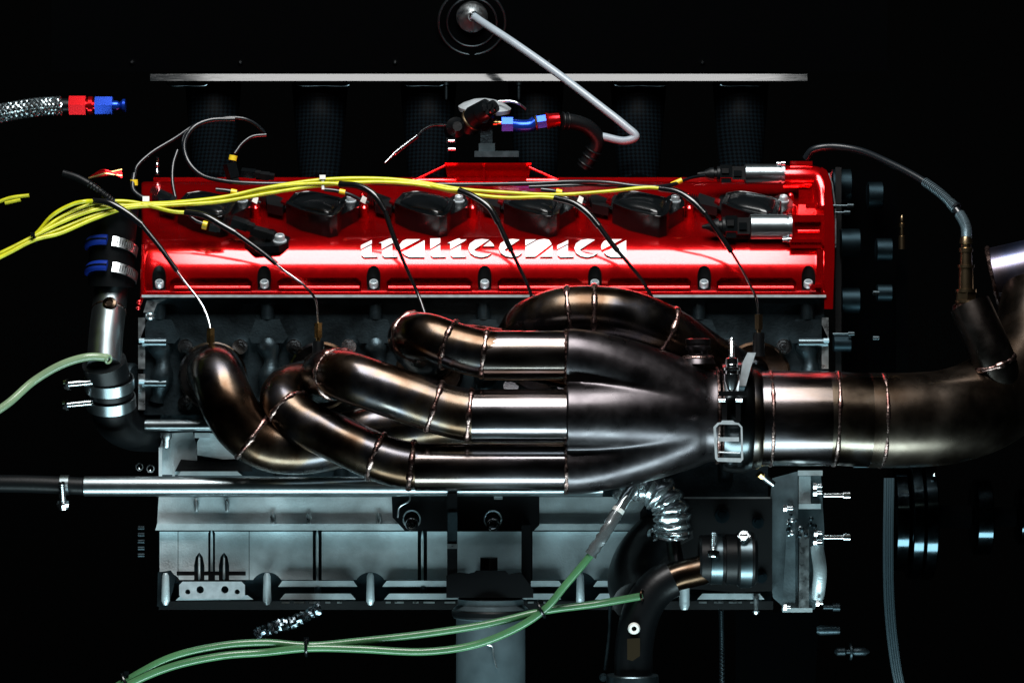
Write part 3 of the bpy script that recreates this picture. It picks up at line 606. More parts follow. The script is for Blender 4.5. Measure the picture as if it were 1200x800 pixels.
# ---- oxygen sensor on the branch
ox = thing('oxygen_sensor', P(1132, 360, -84), 'upright ringed oxygen sensor with spring sleeved cable on the exhaust pipe', 'sensor')
so = P(1132, 362, -84)
def zz(y): return (362 - y) * S
b = B(); b.lathe(so, Z, [(zz(364), px(16)), (zz(358), px(15)), (zz(356), px(12))], 24); obj('bung', b, 'weld', ox)
b = B(); b.hexagon(so, Z, zz(356), zz(342), px(12), px(1)); b.lathe(so, Z, [(zz(355), px(12.5)), (zz(352), px(12.5))], 24); b.lathe(so, Z, [(zz(343), px(12)), (zz(339.5), px(12))], 24); obj('hex_body', b, 'brownsteel', ox)
b = B(); b.lathe(so, Z, [(zz(340), px(8.5)), (zz(315), px(8)), (zz(315), px(9.6)), (zz(312), px(9.6)), (zz(312), px(7)), (zz(297), px(6.6)), (zz(297), px(8)), (zz(293), px(8)), (zz(292), px(6)), (zz(288), px(6)), (zz(287), px(7.6)), (zz(283), px(7)), (zz(280), px(6))], 24); obj('sensor_shell', b, 'brownsteel', ox)
cpath = catmull(PP([(944, 186, 40), (952, 176, 36), (972, 172, 30), (1005, 176, 16), (1040, 190, -10), (1080, 211, -40), (1106, 230, -60), (1124, 250, -74), (1132, 266, -82), (1132.5, 284, -84)]), 14)
b = B(); b.tube(cpath, px(4.2), 16); obj('cable', b, 'cable', ox)
b = B(); i0 = 5 * 14 + 2
for i in range(i0, len(cpath) - 2):
    t = cpath[i + 1] - cpath[i]; m_ = 2 if i < 7 * 14 + 4 else 1
    if i in (6 * 14 + 11, 6 * 14 + 12, 6 * 14 + 13, 7 * 14): continue
    b.torus(cpath[i], t, px(4.6 if i < 90 else 5.4), px(0.9), 18, 6)
obj('spring_sleeve', b, 'spring', ox)
b = B(); b.torus(P(1120, 243, -70), P(1128, 253, -76) - P(1120, 243, -70), px(5), px(2), 18, 8); obj('ferrule', b, 'cable', ox)

# ================================================================== CROSS TUBE
ct = thing('coolant_tube', P(300, 582, -40), 'long bare aluminium coolant tube running level across the engine block', 'tube')
b = B(); b.lathe(P(98, 569.5, -40), X, [(0, px(10.6)), (0.001, px(11.6)), (0.48, px(11.6))], 32); obj('tube', b, 'alu', ct)
b = B(); hp = catmull(PP([(-20, 566, -40), (40, 567, -40), (99, 569.5, -40)]), 8); b.tube(hp, px(10.2), 20); obj('end_hose', b, 'rubber', ct)
def worm_clamp(label, c, ax, r, w_, screw_dir, screw_off, ln, hose_m='machined', group=None, name='hose_clamp'):
    """band with slots, a worm housing and a slotted screw lying across screw_dir"""
    t = thing(name, c - Z * r, label, 'clamp', group)
    b = B(); b.lathe(c - ax.normalized() * (w_ / 2), ax, [(0, r), (0, r * 1.06), (w_, r * 1.06), (w_, r)], 40, cap=False); obj('band', b, 'dullband' if c.x > 0 else 'alu', t)
    u = screw_dir.normalized(); sc = c + screw_off
    b = B(); b.lathe(sc, u, [(0, px(3.2)), (ln, px(3.0))], 12)
    q = 0
    while q < ln: b.torus(sc + u * q, u, px(3.2), px(0.9), 14, 6); q += px(2.3)
    obj('screw', b, 'chrome', t)
    b = B(); b.lathe(sc, u, [(-px(7), px(5.5)), (-px(6), px(6.4)), (-px(1), px(6.4)), (0, px(4))], 16); b.hexagon(sc, u, -px(3), px(0.5), px(7.5), px(0.6))
    hd = obj('screw_head', b, 'chrome', t)
    s1 = u.cross(Y).normalized() if abs(u.dot(Y)) < 0.9 else X
    b = B(); e = sc - u * px(7.2); v1, v2 = frame(u)
    b.prism([e + v1 * px(4.4) + v2 * px(0.8), e - v1 * px(4.4) + v2 * px(0.8), e - v1 * px(4.4) - v2 * px(0.8), e + v1 * px(4.4) - v2 * px(0.8)], [p - u * px(0.5) for p in (e + v1 * px(4.4) + v2 * px(0.8), e - v1 * px(4.4) + v2 * px(0.8), e - v1 * px(4.4) - v2 * px(0.8), e + v1 * px(4.4) - v2 * px(0.8))]); obj('slot', b, 'blacksteel', hd)
    return t
worm_clamp('small worm clamp on the hose end of the aluminium tube', P(76, 568, -40), X, px(10.8), px(10), Vector((0, -0.45, 1)), Vector((0, -0.013, -0.016)), px(26))

# ================================================================== LEFT COOLANT PIPE
lp = thing('coolant_pipe', P(128, 490, 20), 'upright steel coolant pipe with black rubber joints beside the engine', 'pipe')
b = B(); b.tube(catmull(PP([(136, 240, 20), (133, 270, 20), (131, 300, 20), (130, 336, 20)]), 8), px(27), 32); obj('upper_hose', b, 'rubber', lp)
pp_ = catmull(PP([(131, 328, 30), (128, 360, 16), (124, 395, -6), (122, 430, -30)]), 8); b = B(); b.tube(pp_, px(20), 36); pi_ = obj('steel_pipe', b, 'alu', lp)
weld(pi_, pp_, (127, 366), px(20), 1.8)
b = B(); b.lathe(P(129, 357, 1), Vector((-0.1, -1, 0.5)), [(0, px(8)), (0.004, px(8)), (0.005, px(5)), (0.003, px(4))], 20); obj('bung', b, 'steel', pi_)
b = B(); b.tube(catmull(PP([(122, 424, -27), (127, 446, -16), (131, 472, -4), (138, 492, 10), (156, 502, 28), (182, 504, 44)]), 8), px(26), 32); obj('lower_hose', b, 'rubber', lp)
b = B(); b.lathe(P(146, 441, 12), Vector((1, -0.5, 0)), [(0, px(16)), (0.010, px(16)), (0.012, px(13))], 30); obj('outlet', b, 'castdark', lp)
for y, d in ((292, 18), (322, 16)):
    t = thing('hose_clamp', P(132, y + 14, d), 'blue sleeved hose clamp on the black joint beside the red cover' if y < 300 else 'blue sleeved hose clamp just above the upright steel pipe', 'clamp', 'blue sleeved clamps')
    c = P(132, y, d); ax = Vector((0.14, 0.35, 1)).normalized(); r = px(28); u, v = frame(ax)
    front = []
    for name, a0, a1, m_, nn in (('band', -12, 84, 'machined', 0), ('blue_sleeve', 96, 176, 'bluesleeve', 1)):
        b = B(); rings = []
        e1 = (X - ax * X.dot(ax)).normalized(); e2 = ax.cross(e1); e2 = e2 if e2.y < 0 else -e2
        for i in range(25):
            a = R(a0 + (a1 - a0) * i / 24); q = e1 * math.cos(a) + e2 * math.sin(a); o = c + q * r
            if nn == 0: rings.append([o - ax * px(6), o - ax * px(6) + q * px(1.4), o + ax * px(6) + q * px(1.4), o + ax * px(6)])
            else: rings.append([o + q * (px(2.2) + px(3.4) * math.cos(R(30 * k))) + ax * px(6.5) * math.sin(R(30 * k)) for k in range(12)])
        b.grid(rings); part = obj(name, b, m_, t)
        if nn == 0:
            for i in range(11):
                a = R(18 + i * 6); q = e1 * math.cos(a) + e2 * math.sin(a); tg = ax.cross(q); o = c + q * (r + px(1.5))
                bb = B(); s_ = [o + ax * (px(3.6) * sy + px(0.8) * sx) + tg * px(0.55) * sx for sx, sy in ((-1, -1), (1, -1), (1, 1), (-1, 1))]
                bb.prism(s_, [p + q * px(0.25) for p in s_]); obj('slot', bb, 'blacksteel', part)
        else:
            b = B(); b.tube([c + (e1 * math.cos(R(a)) + e2 * math.sin(R(a))) * (r + px(5.6)) for a in range(96, 177, 8)], px(1.1), 8); obj('seam', b, 'blacksteel', part)
worm_clamp('upper worm clamp on the black rubber joint below the green hose', P(128, 449, -15), Vector((0, -0.45, 1)), px(27.5), px(13), Vector((1, -0.25, 0.10)), P(82, 450, -28) - P(128, 449, -15), px(28))
worm_clamp('lower worm clamp on the black rubber joint below the green hose', P(130, 470, -6), Vector((0, -0.45, 1)), px(27.5), px(13), Vector((1, -0.25, 0.10)), P(81, 474, -20) - P(130, 470, -6), px(28))
gh = catmull(PP([(-20, 492, -70), (10, 472, -62), (40, 446, -50), (75, 426, -48), (105, 418, -46), (126, 419, -40)]), 10)
b = B(); b.tube(gh, px(4.6), 16); gho = obj('green_hose', b, 'palegreen', label='pale green hose curving up to the upright steel coolant pipe', cat='hose')
b = B(); b.torus(P(127, 421, -41), Vector((0.7, -0.6, -0.2)), px(4.4), px(1.4), 24, 8); obj('hose_collar', b, 'palegreen', gho)

# ================================================================== IGNITION COILS
def polyp(pts, h0, h1, bev, dx=0, dy=0):
    bb = B(); bot = [deck(x, y, h1) - N * ((h1 - h0) / 1000) for x, y in pts]; top = [deck(x, y, h1) for x, y in pts]; bb.prism(bot[::-1], top[::-1], px(bev), 3); return bb
coil_lab = 'black ignition coil with bolted ear on the red cover deck'
def make_coil():
    base = deck(375, 262, 0); t = thing('ignition_coil', base, coil_lab, 'ignition coil', 'ignition coils along the cover')
    obj('coil_body', polyp([(335, 238), (345, 226), (362, 224), (398, 231), (406, 236), (395, 252), (386, 254), (352, 246)], 0, 21, 3.4), 'black', t)
    tp_ = [deck(x, y, 20.6) for x, y in [(341, 238), (348, 228.5), (362, 226.5), (394, 232.5), (400, 236.5), (391, 249.5), (384, 251), (353, 244)]]
    cen = sum(tp_, Vector()) / 8; dense = []
    for q in range(8): dense += [tp_[q].lerp(tp_[(q + 1) % 8], w_ / 4) for w_ in range(4)]
    db = B(); db.grid([[cen + (p - cen) * f + N * h for p in dense] for f, h in ((1, 0), (0.97, 0.0016), (0.9, 0.0028), (0.75, 0.0042), (0.5, 0.0056), (0.25, 0.0062), (0.05, 0.0064))]); obj('top_panel', db, 'black', t, sharp=80)
    obj('rim', polyp([(340, 239.5), (342, 238), (354, 244.5), (384, 251), (391, 250), (398, 238), (400, 238.5), (392.5, 252), (385, 253), (353, 246)], 18, 20.5, 0.5), 'black', t)
    rb = B(); rb.tube(catmull([deck(x, y, 21.6) for x, y in [(336, 238.5), (353, 246), (386, 253.5), (394, 251.5), (404.5, 236.5)]], 8), px(0.9), 8); obj('rim_edge', rb, 'sleeve', t)
    rb = B(); rb.tube(catmull([deck(x, y, 21.6) for x, y in [(346, 226.5), (362, 224.5), (397, 231.5)]], 8), px(0.8), 8); obj('rim_edge', rb, 'sleeve', t)
    obj('ear', polyp([(398, 233), (410, 227), (419, 230), (422, 236), (420, 242), (396, 254)], 0, 15, 2), 'black', t)
    bo = deck(411, 236, 15); bolt_cap(t, bo, N, px(5), 0.006)
    cn = obj('connector', polyp([(312, 231), (316, 226), (334, 233), (331, 243), (313, 239)], 6, 15, 1.2), 'blackmatt', t)
    for i in range(4):
        obj('connector_rib', polyp([(304 + i * 2.2, 229.5 + i * .6), (305.4 + i * 2.2, 226.5 + i * .6), (306.4 + i * 2.2, 226.8 + i * .6), (305 + i * 2.2, 236 + i * .6)], 7, 13, 0.2), 'black', cn)
    obj('lock_tab', polyp([(329, 236), (332, 232), (337, 233.5), (334.5, 238)], 14, 17, 0.5), 'redano', t)
    obj('base_skirt', polyp([(330, 268 - 26), (345, 228), (400, 233), (424, 240), (398, 259), (348, 252)], -1, 6, 2), 'blackmatt', t)
    return t
coil = make_coil(); step = px(127, 60)
coil['label'] = 'black ignition coil under the white nylon tie'
for i, lb in ((-1, 'black ignition coil half hidden by cables behind the cam sensor'), (1, 'black ignition coil behind the letters a l t'), (2, 'black ignition coil behind the letters c n i'), (3, 'black ignition coil just past the last letter of the cover'), (4, 'black ignition coil between the two silver cam solenoids')):
    dup(coil, Vector((step * i * (1.0), 0, 0)), lb)

# ================================================================== CAM SOLENOIDS
def solenoid(x0, x1, y, r, d, label):
    t = thing('cam_solenoid', P((x0 + x1) / 2, y + r, d), label, 'solenoid', 'cam solenoids')
    L = (x1 - x0) * S
    b = B(); b.lathe(P(x0, y, d), X, [(0, px(r * 0.86)), (0.0012, px(r)), (L - 0.003, px(r)), (L - 0.003, px(r * 0.92)), (L - 0.001, px(r * 0.92)), (L - 0.001, px(r * 1.08)), (L + 0.002, px(r * 1.08))], 36); obj('can', b, 'alu', t)
    b = B(); b.rect(x0 - 14, y - r * 0.75, x0 + 2, y + r * 0.55, d - 8, d + 8, px(1)); cb = obj('socket', b, 'blackmatt', t)
    b = B(); b.rect(x0 - 12, y - r * 0.35, x0 - 3, y + r * 0.2, d - 10, d - 6, px(0.8)); obj('latch', b, 'black', cb)
    b = B(); b.rect(x0 - 28, y - r * 0.9, x0 - 14, y + r * 0.35, d - 9, d + 8, px(1.2)); b.rect(x0 - 27, y + r * 0.4, x0 - 15, y + r * 0.85, d - 8, d + 6, px(1)); pb = obj('plug', b, 'black', t)
    b = B(); b.rect(x0 - 26, y - r * 0.55, x0 - 18, y - r * 0.1, d - 11, d - 8, px(0.7)); obj('latch', b, 'blackmatt', pb)
    b = B(); b.lathe(P(x0 - 28, y, d), -X, [(0, px(r * 0.8)), (0.003, px(r * 0.8)), (0.0035, px(r * .5)), (0.006, px(r * .5)), (0.0065, px(r * .7)), (0.010, px(r * .65)), (0.016, px(r * 0.3)), (0.022, px(2))], 18); obj('boot', b, 'rubber', t)
    sy = y - r if y < 230 else y + r
    b = B(); b.lathe(P(x1 - 8, sy, d - 6), X, [(0, px(2.6)), (0.004, px(2.6)), (0.0045, px(3.8)), (0.008, px(3.8))], 12); obj('fixing_screw', b, 'chrome', t)
    return t
solenoid(872, 918, 204, 12, 96, 'upper silver cam solenoid against the red housing')
solenoid(878, 925, 266, 15, 14, 'lower silver cam solenoid against the red housing')

# ================================================================== THERMOCOUPLES (yellow wires)
def cov(x, y, up=4):
    """resting point just above the deck"""
    p = deck(x, y, up); return p
def onto(x, y, d): return P(x, y, d)
tie0 = (40, 279)
lanes = [(-4.6, 0.6), (-2.6, 1.8), (0.2, -0.2), (2.4, 1.6), (4.6, -1.4), (-0.6, 3.2)]
trunk = [(-20, 308, -40), (10, 293, -36), (40, 278, -30), (70, 262, -22), (110, 246, -12), (150, 240, -4), (200, 237, 0), (260, 231, 4), (320, 220, 8), (378, 212.5, 10), (440, 210, 14), (490, 213, 14), (538, 221, 14), (590, 226, 14), (650, 230, 12), (710, 226, 10), (773, 222, 8)]
ends = [
 (110, [(40, 276), (62, 252), (86, 239), (100, 236)], [(109, 235.5, -16), (128, 238, -20), (148, 249, -22), (166, 263, -22)], [(166, 263, -22), (190, 293, -24), (215, 328, -26), (236, 356, -30), (244, 374, -36), (247, 388, -40)], (247, 388, -40), 'thermocouple whose probe enters the end runner nearest the coolant pipe', 'chrome'),
 (217, None, [(217, 249, -10), (240, 253, -16), (262, 265, -20), (276, 273, -22)], [(276, 273, -22), (305, 294, -22), (332, 316, -22), (358, 336, -22), (370, 352, -20), (373, 382, -14)], (373, 382, -14), 'thermocouple with brown steel probe bending down beside the cam sensor', 'chrome'),
 (398, None, [(398, 216, 2), (420, 218, -6), (438, 228, -12), (451, 247, -14)], [(451, 247, -14), (463, 282, -16), (478, 318, -18), (490, 345, -20), (498, 368, -30)], (498, 372, -34), 'thermocouple whose dark probe crosses the first letters of the cover', 'sleeve'),
 (538, None, [(538, 223, 4), (556, 231, -4), (573, 243, -10), (584, 261, -12)], [(584, 261, -12), (596, 287, -14), (608, 312, -14), (620, 338, -16), (626, 360, -16)], (627, 364, -14), 'thermocouple whose dark probe crosses the middle letters of the cover', 'sleeve'),
 (650, None, [(650, 232, 4), (672, 238, -4), (688, 249, -10), (702, 265, -14)], [(702, 265, -14), (719, 288, -16), (736, 308, -18), (752, 328, -18), (766, 352, -16)], (768, 358, -14), 'thermocouple whose dark probe crosses the last letter of the cover', 'sleeve'),
 (773, None, [(773, 221, 4), (794, 225, -4), (812, 236, -12), (826, 250, -16)], [(826, 250, -16), (845, 277, -18), (862, 303, -18), (876, 328, -20), (886, 350, -22), (889, 372, -24)], (889, 372, -24), 'thermocouple with bright probe reaching the runner beside the band clamp', 'chrome'),
]
for i, (xe, lead, slv, sheath, fit, lab, sm) in enumerate(ends):
    ly, ld = lanes[i]; pts = []
    if lead:
        pts = [(-20, 306, -38), (10, 292, -34)] + [(x, y, -26) for x, y in lead] + [slv[0]]
    else:
        for (x, y, d) in trunk:
            if x < xe - 30: pts.append((x, y + ly * (0.5 if x < 60 else (2.4 if x < 120 else 1.0)) + 1.2 * math.sin(x * 0.021 + i * 1.9), d + ld - 4))
        pts.append((xe - 14, slv[0][1] - 1.0, slv[0][2])); pts.append(slv[0])
    t = thing('thermocouple', P(*fit), lab, 'thermocouple', 'thermocouples of the exhaust runners')
    b = B(); b.tube(catmull(PP(pts), 8), px(2.3), 12); obj('yellow_wire', b, 'yellow', t)
    sp = catmull(PP(slv), 8); b = B(); b.tube(sp, px(3.9), 14); obj('shrink_sleeve', b, 'sleeve', t)
    hp = catmull(PP(sheath), 10); n_ = len(hp); b = B()
    k1 = int(n_ * 0.34); b.tube(hp[:k1 + 1], [px(3.0)] * (k1 + 1), 12); obj('probe_sleeve', b, 'sleeve', t)
    b = B(); b.tube(hp[k1:], px(1.5 if sm == 'chrome' else 2.1), 10); obj('probe', b, sm, t)
    fo = P(*fit)
    b = B(); b.hexagon(fo, -Z, -0.003, 0.011, px(5), px(0.5)); b.lathe(fo, -Z, [(0.011, px(3)), (0.014, px(3))], 14); obj('compression_nut', b, 'brass' if i in (0, 1) else 'brownsteel', t)
    b = B(); b.lathe(fo, -Z, [(0.014, px(6.5)), (0.017, px(7)), (0.030, px(7)), (0.036, px(8))], 18); obj('fitting', b, 'blacksteel', t)
# ties on the yellow bundle
b = B(); b.torus(P(378, 213.5, 10), Vector((1, 0, 0.1)), px(7), px(1.4), 28, 8); b.rect(374.5, 205, 381.5, 210, 0, 8, px(1)); b.rect(377, 211, 380, 222, 1.5, 3.5, px(0.5)); obj('cable_tie', b, 'tie', label='white nylon tie round the yellow wires', cat='cable tie')
b = B(); b.torus(P(40, 279, -31), Vector((0.9, 0.2, 0.5)), px(5.5), px(2.2), 24, 8); b.rect(36, 272, 41, 277, -42, -34, px(1)); obj('cable_tie', b, 'black', label='black tie gathering the loose end of the yellow wires', cat='cable tie')
# faint loose yellow wire ends at the far left
b = B(); b.tube(catmull(PP([(-10, 240, 60), (12, 232, 60), (34, 229, 60)]), 6), px(2.2), 8); b.tube(catmull(PP([(6, 238, 60), (24, 234, 60)]), 6), px(2.2), 8); obj('loose_wire', b, 'yellow', label='short loose yellow wire end left of the black conduit', cat='wire')

# ================================================================== BLACK CABLES AND PLUGS AT THE LEFT
def cable(label, pts, r, m='cable', name='sensor_cable', parent=None, group=None):
    b = B(); b.tube(catmull(PP(pts), 10), px(r), 12); return obj(name, b, m, parent, label if not parent else None, 'cable' if not parent else None, group)
def ring(parent, at, axis, r=4.2, ln=5):
    b = B(); a = axis.normalized(); b.lathe(P(*at) - a * px(ln / 2), a, [(0, px(r)), (px(ln), px(r))], 18)
    return obj('yellow_marker', b, 'yellowtag', parent)
def plug(parent, c, u, ln, wd, m='black', ribs=4):
    """rectangular connector body lying along u"""
    u = u.normalized(); v = N.cross(u).normalized(); c = P(*c); n2 = u.cross(v)
    def bx(c, l, a, h): 
        f = lambda s: [c + u * l * sx + v * a * sy + n2 * h * s for sx, sy in ((-1, -1), (1, -1), (1, 1), (-1, 1))]
        return f(-1), f(1)
    b = B(); b.prism(*bx(c, px(ln) / 2, px(wd) / 2, px(wd) / 2.6), px(1.2)); p = obj('plug_body', b, m, parent)
    b = B(); b.prism(*bx(c + n2 * 0 - Y * px(wd) * 0.0 + u * px(ln * .55), px(ln) / 3.2, px(wd) / 2.5, px(wd) / 3.2), px(0.9)); obj('plug_nose', b, 'blackmatt', parent)
    for i in range(ribs):
        b = B(); b.prism(*bx(c - u * px(ln * 0.5 + 2 + i * 2.2), px(0.6), px(wd) / 2.3, px(wd) / 3), 0); obj('plug_rib', b, m, p)
    return p
t = thing('sensor_cable', P(158, 215, 40), 'thin black cable rising in a high arc above the red cover end', 'cable')
cable('', [(158, 206, 40), (160, 196, 42), (176, 180, 50), (205, 162, 60), (230, 146, 66), (255, 139, 70), (285, 139, 74), (300, 146, 78), (310, 156, 82)], 2.0, name='cable', parent=t); ring(t, (157, 214, 36), Z, 4.6, 7)
cable('', [(157, 204, 40), (156, 222, 30), (164, 230, 26), (174, 234, 24)], 3.0, name='cable', parent=t)
t = thing('sensor_cable', P(300, 222, 40), 'long black cable dropping in a loop and running right behind the yellow wires', 'cable')
cable('', [(275, 139.5, 72), (245, 141, 66), (226, 150, 60), (216, 168, 56), (220, 188, 52), (236, 205, 46), (262, 212, 42), (300, 215, 40), (360, 215, 46), (420, 214, 60), (480, 216, 70), (560, 216, 70), (620, 215, 66), (672, 213, 60), (712, 214, 50), (745, 218, 44), (770, 219, 40), (786, 217, 50), (800, 212, 66)], 2.6, name='cable', parent=t)
cable('', [(620, 219, 66), (680, 217, 60), (730, 218, 54), (768, 220, 50)], 2.2, name='cable', parent=t); ring(t, (793, 214, 58), Vector((1, 0, .45)), 3.2, 14)
cable('', [(799, 212, 64), (812, 208, 80), (826, 206, 94), (840, 205, 97)], 1.8, name='cable', parent=t)
cable('thin black cable hanging straight into the cover deck beside the bleed nipple', [(208, 176, 60), (203, 192, 54), (202, 212, 46), (206, 234, 36)], 2.0)
cable('short second black strand beside the looped cable', [(226, 148, 64), (216, 158, 62), (214, 170, 60), (219, 186, 58)], 1.6)
t = thing('sensor_plug', P(272, 215, 90), 'black sensor plug with yellow collar standing behind the looped cable', 'plug')
cable('', [(312, 158, 100), (296, 160, 98), (284, 168, 94), (275, 180, 90)], 2.0, name='cable', parent=t); ring(t, (273, 185, 88), Vector((0.2, 0, 1)), 5, 6)
plug(t, (271, 200, 84), Vector((0.25, 0.1, -1)), 18, 13, ribs=0); plug(t, (291, 203, 84), Vector((1, 0, -0.1)), 17, 11, ribs=0); plug(t, (308, 206, 86), Vector((1, 0, -0.1)), 16, 10, 'blackmatt', 0)
t = thing('sensor_plug', P(240, 275, 10), 'black plug with yellow collar lying in front of the end coil', 'plug')
cable('', [(222, 253, 0), (230, 259, -2), (238, 262, -2)], 2.2, name='cable', parent=t); ring(t, (240, 264, -2), Vector((1, 0, -0.25)), 5, 5.5)
plug(t, (250, 267, 0), Vector((1, 0.1, -0.2)), 10, 9, ribs=0)
t = thing('cam_sensor', P(310, 294, 20), 'black cam sensor with plug bolted to the red cover before the lettering', 'sensor')
plug(t, (281, 262, 6), Vector((1, 0.0, -0.32)), 20, 13, ribs=4); plug(t, (304, 272, 8), Vector((1, 0.0, -0.28)), 20, 12, 'blackmatt', 0)
b = B(); b.lathe(P(317, 281, 22), N, [(-0.004, px(9)), (0.007, px(8)), (0.009, px(6))], 18); obj('sensor_head', b, 'black', t)
obj('flange', polyp([(287, 284), (293, 277), (330, 274), (340, 278), (338, 284), (327, 288), (298, 289)], -6, 1, 1), 'black', t)
bolt_cap(t, deck(328, 283, 1), N, px(6), 0.007)
obj('gasket', polyp([(285, 286), (292, 277), (331, 273.5), (342, 278), (340, 286), (328, 291), (297, 292)], -9, -3.5, 1), 'redano', t)
t = thing('coil_plug', P(193, 232, 60), 'ribbed black plug beside the bleed nipple under the yellow wires', 'plug')
plug(t, (193, 229, 20), Vector((1, 0.05, -0.45)), 16, 9, ribs=4)
b = B(); b.rect(167, 230, 175, 236, 16, 20, px(0.5)); obj('white_tag', b, 'tie', t)
for i, (x, lb) in enumerate(((297, 'tagged black coil lead with yellow collar beside the coil behind the cam sensor'), (424, 'tagged black coil lead with yellow collar by the white nylon tie'), (678, 'tagged black coil lead with yellow collar behind the last letters'))):                 # little tagged leads by the coils
    t = thing('coil_lead', P(x, 240, 50), lb, 'cable', 'tagged coil leads')
    cable('', [(x - 44, 222, 40), (x - 28, 224, 40), (x - 12, 229, 42), (x - 2, 234, 44), (x + 8, 238, 46)], 2.4, name='cable', parent=t); ring(t, (x - 23, 225, 39), Vector((1, 0, -0.2)), 3.4, 7)
    b = B(); b.slab([(x - 2, 236), (x + 1, 229), (x + 6, 232), (x + 4, 239)], 36, 38, px(0.3)); obj('white_tag', b, 'tie', t)
cpt = catmull(PP([(74, 203, -10), (90, 208, -12), (108, 218, -14), (124, 230, -12), (136, 240, -6)]), 10)
b = B(); b.tube(cpt, px(4.2), 14); cdt = obj('conduit', b, 'rubber', label='stubby black corrugated conduit pointing up and away left of the cover', cat='conduit')
b = B()
for i in range(18, len(cpt) - 2, 2): b.torus(cpt[i], cpt[i + 1] - cpt[i], px(4.2), px(0.8), 14, 6)
obj('ridges', b, 'rubber', cdt)
t = thing('wire_tape', P(125, 210, 40), 'small bundle of red and orange wires behind the black conduit', 'wires')
for i in range(5):
    b = B(); b.tube(catmull(PP([(104 + i * 2, 209 - i * 1.3, 40 + i), (122, 204 - i * 1.1 + (i % 2) * 3, 40), (143, 199 + i * 2.4, 42)]), 6), px(1.5), 8); obj('wire', b, 'redano' if i % 3 else 'brass', t)
b = B(); b.lathe(P(141, 262, 8), -Z, [(0, px(4)), (0.006, px(4)), (0.007, px(2)), (0.012, px(2)), (0.013, px(3)), (0.018, px(3))], 14); obj('drain_tap', b, 'chrome', label='small upright silver tap on the black joint under the yellow wires', cat='tap')

# ================================================================== BRAIDED HOSE
bh = thing('braided_hose', P(70, 140, 80), 'steel braided hose with red and blue fitting in the dark', 'hose')
bpth = catmull(PP([(-25, 138, 60), (10, 131, 66), (45, 125.5, 74), (72, 124, 80)]), 30)
b = B(); b.tube(bpth, px(9.4), 20); obj('liner', b, 'rubber', bh)
b = B(); ns = 8
for sgn in (1, -1):
    for s_ in range(ns):
        pts = []
        for i in range(0, len(bpth) - 1):
            tq = (bpth[min(i + 1, len(bpth) - 1)] - bpth[max(0, i - 1)]).normalized(); u, v = frame(tq); a = 2 * math.pi * s_ / ns + sgn * i * 0.15
            rr = px(9.8 + 0.7 * math.cos(i * 0.15 * ns + (0 if sgn > 0 else math.pi)))
            pts.append(bpth[i] + (u * math.cos(a) + v * math.sin(a)) * rr)
        b.tube(pts, px(1.5), 6)
obj('braid', b, 'alu', bh)
fo = P(70, 124, 80); fx = X
b = B(); b.lathe(fo, fx, [(0, px(10.5)), (px(2), px(10.5))], 24); obj('collar', b, 'redano', bh)
b = B(); b.lathe(fo, fx, [(px(2), px(9)), (px(12), px(9))], 20); obj('neck', b, 'blacksteel', bh)
b = B(); b.hexagon(fo + fx * px(0), fx, px(12), px(32), px(13), px(3)); obj('red_nut', b, 'redano', bh)
b = B(); b.lathe(fo, fx, [(px(32), px(7)), (px(35), px(7)), (px(35), px(11)), (px(40), px(11)), (px(40), px(6)), (px(43), px(6))], 24); obj('red_ring', b, 'redano', bh)
b = B(); b.hexagon(fo, fx, px(43), px(64), px(12), px(2)); b.lathe(fo, fx, [(px(64), px(6)), (px(69), px(6)), (px(72), px(4)), (px(76), px(8)), (px(79), px(8))], 20); obj('blue_fitting', b, 'blue', bh)

# ================================================================== FUEL REGULATOR BEHIND THE COVER
fr_ = thing('pressure_regulator', P(570, 200, 200), 'domed silver pressure regulator with black clamp on the red plinth', 'regulator')
dz = 215
b = B(); b.lathe(P(568, 126, dz), Vector((0.05, -0.25, 1)), [(-0.004, px(30, dz)), (0, px(31, dz)), (0.003, px(26, dz)), (0.007, px(15, dz)), (0.009, px(3, dz))], 36); obj('dome', b, 'zinc', fr_)
b = B(); b.tube(catmull(PP([(584, 119, 200), (600, 119, 198), (608, 122, 198), (616, 128, 205)]), 6), px(1.6, dz), 10); obj('vacuum_pipe', b, 'machined', fr_)
b = B(); b.tube(PP([(548, 150, 205), (556, 136, 196), (572, 128, 186)]), px(13, 200), 20); obj('body', b, 'blacksteel', fr_)
b = B(); b.torus(P(553, 141, 199), P(572, 128, 186) - P(548, 150, 205), px(13.4, 200), px(1.6), 28, 8); obj('body_ring', b, 'brownsteel', fr_)
b = B(); b.lathe(P(563, 135, 188), P(583, 122, 176) - P(563, 135, 188), [(0, px(13)), (0.002, px(14)), (0.012, px(13)), (0.014, px(9)), (0.020, px(8))], 20)
for i in range(6): b.rect(566 + i * 3, 124 - i + (i % 2) * 5, 570 + i * 3, 130 - i + (i % 2) * 5, 170, 178, px(0.7))
obj('clamp_ring', b, 'black', fr_)
b = B(); b.rect(563, 138, 577, 168, 196, 226, px(2)); obj('pillar', b, 'castdark', fr_)
b = B(); b.rect(556, 177, 608, 184, 186, 250, px(2)); b.rect(561, 168, 580, 177, 194, 230, px(2)); obj('foot', b, 'dullband', fr_)
b = B(); b.lathe(P(534, 150, 200), Vector((0.2, -1, 0.1)), [(-0.01, px(13)), (0.004, px(13)), (0.006, px(10)), (0.010, px(6))], 24); b.rect(523, 162, 534, 168, 190, 205, px(1.5)); b.rect(524, 172, 533, 178, 190, 205, px(1.5)); obj('banjo', b, 'blacksteel', fr_)
b = B(); b.lathe(P(529, 165, 189), X, [(-0.003, px(2)), (0.003, px(2))], 10); b.lathe(P(529, 175, 189), X, [(-0.003, px(2)), (0.004, px(2))], 10); obj('screw', b, 'chrome', fr_)
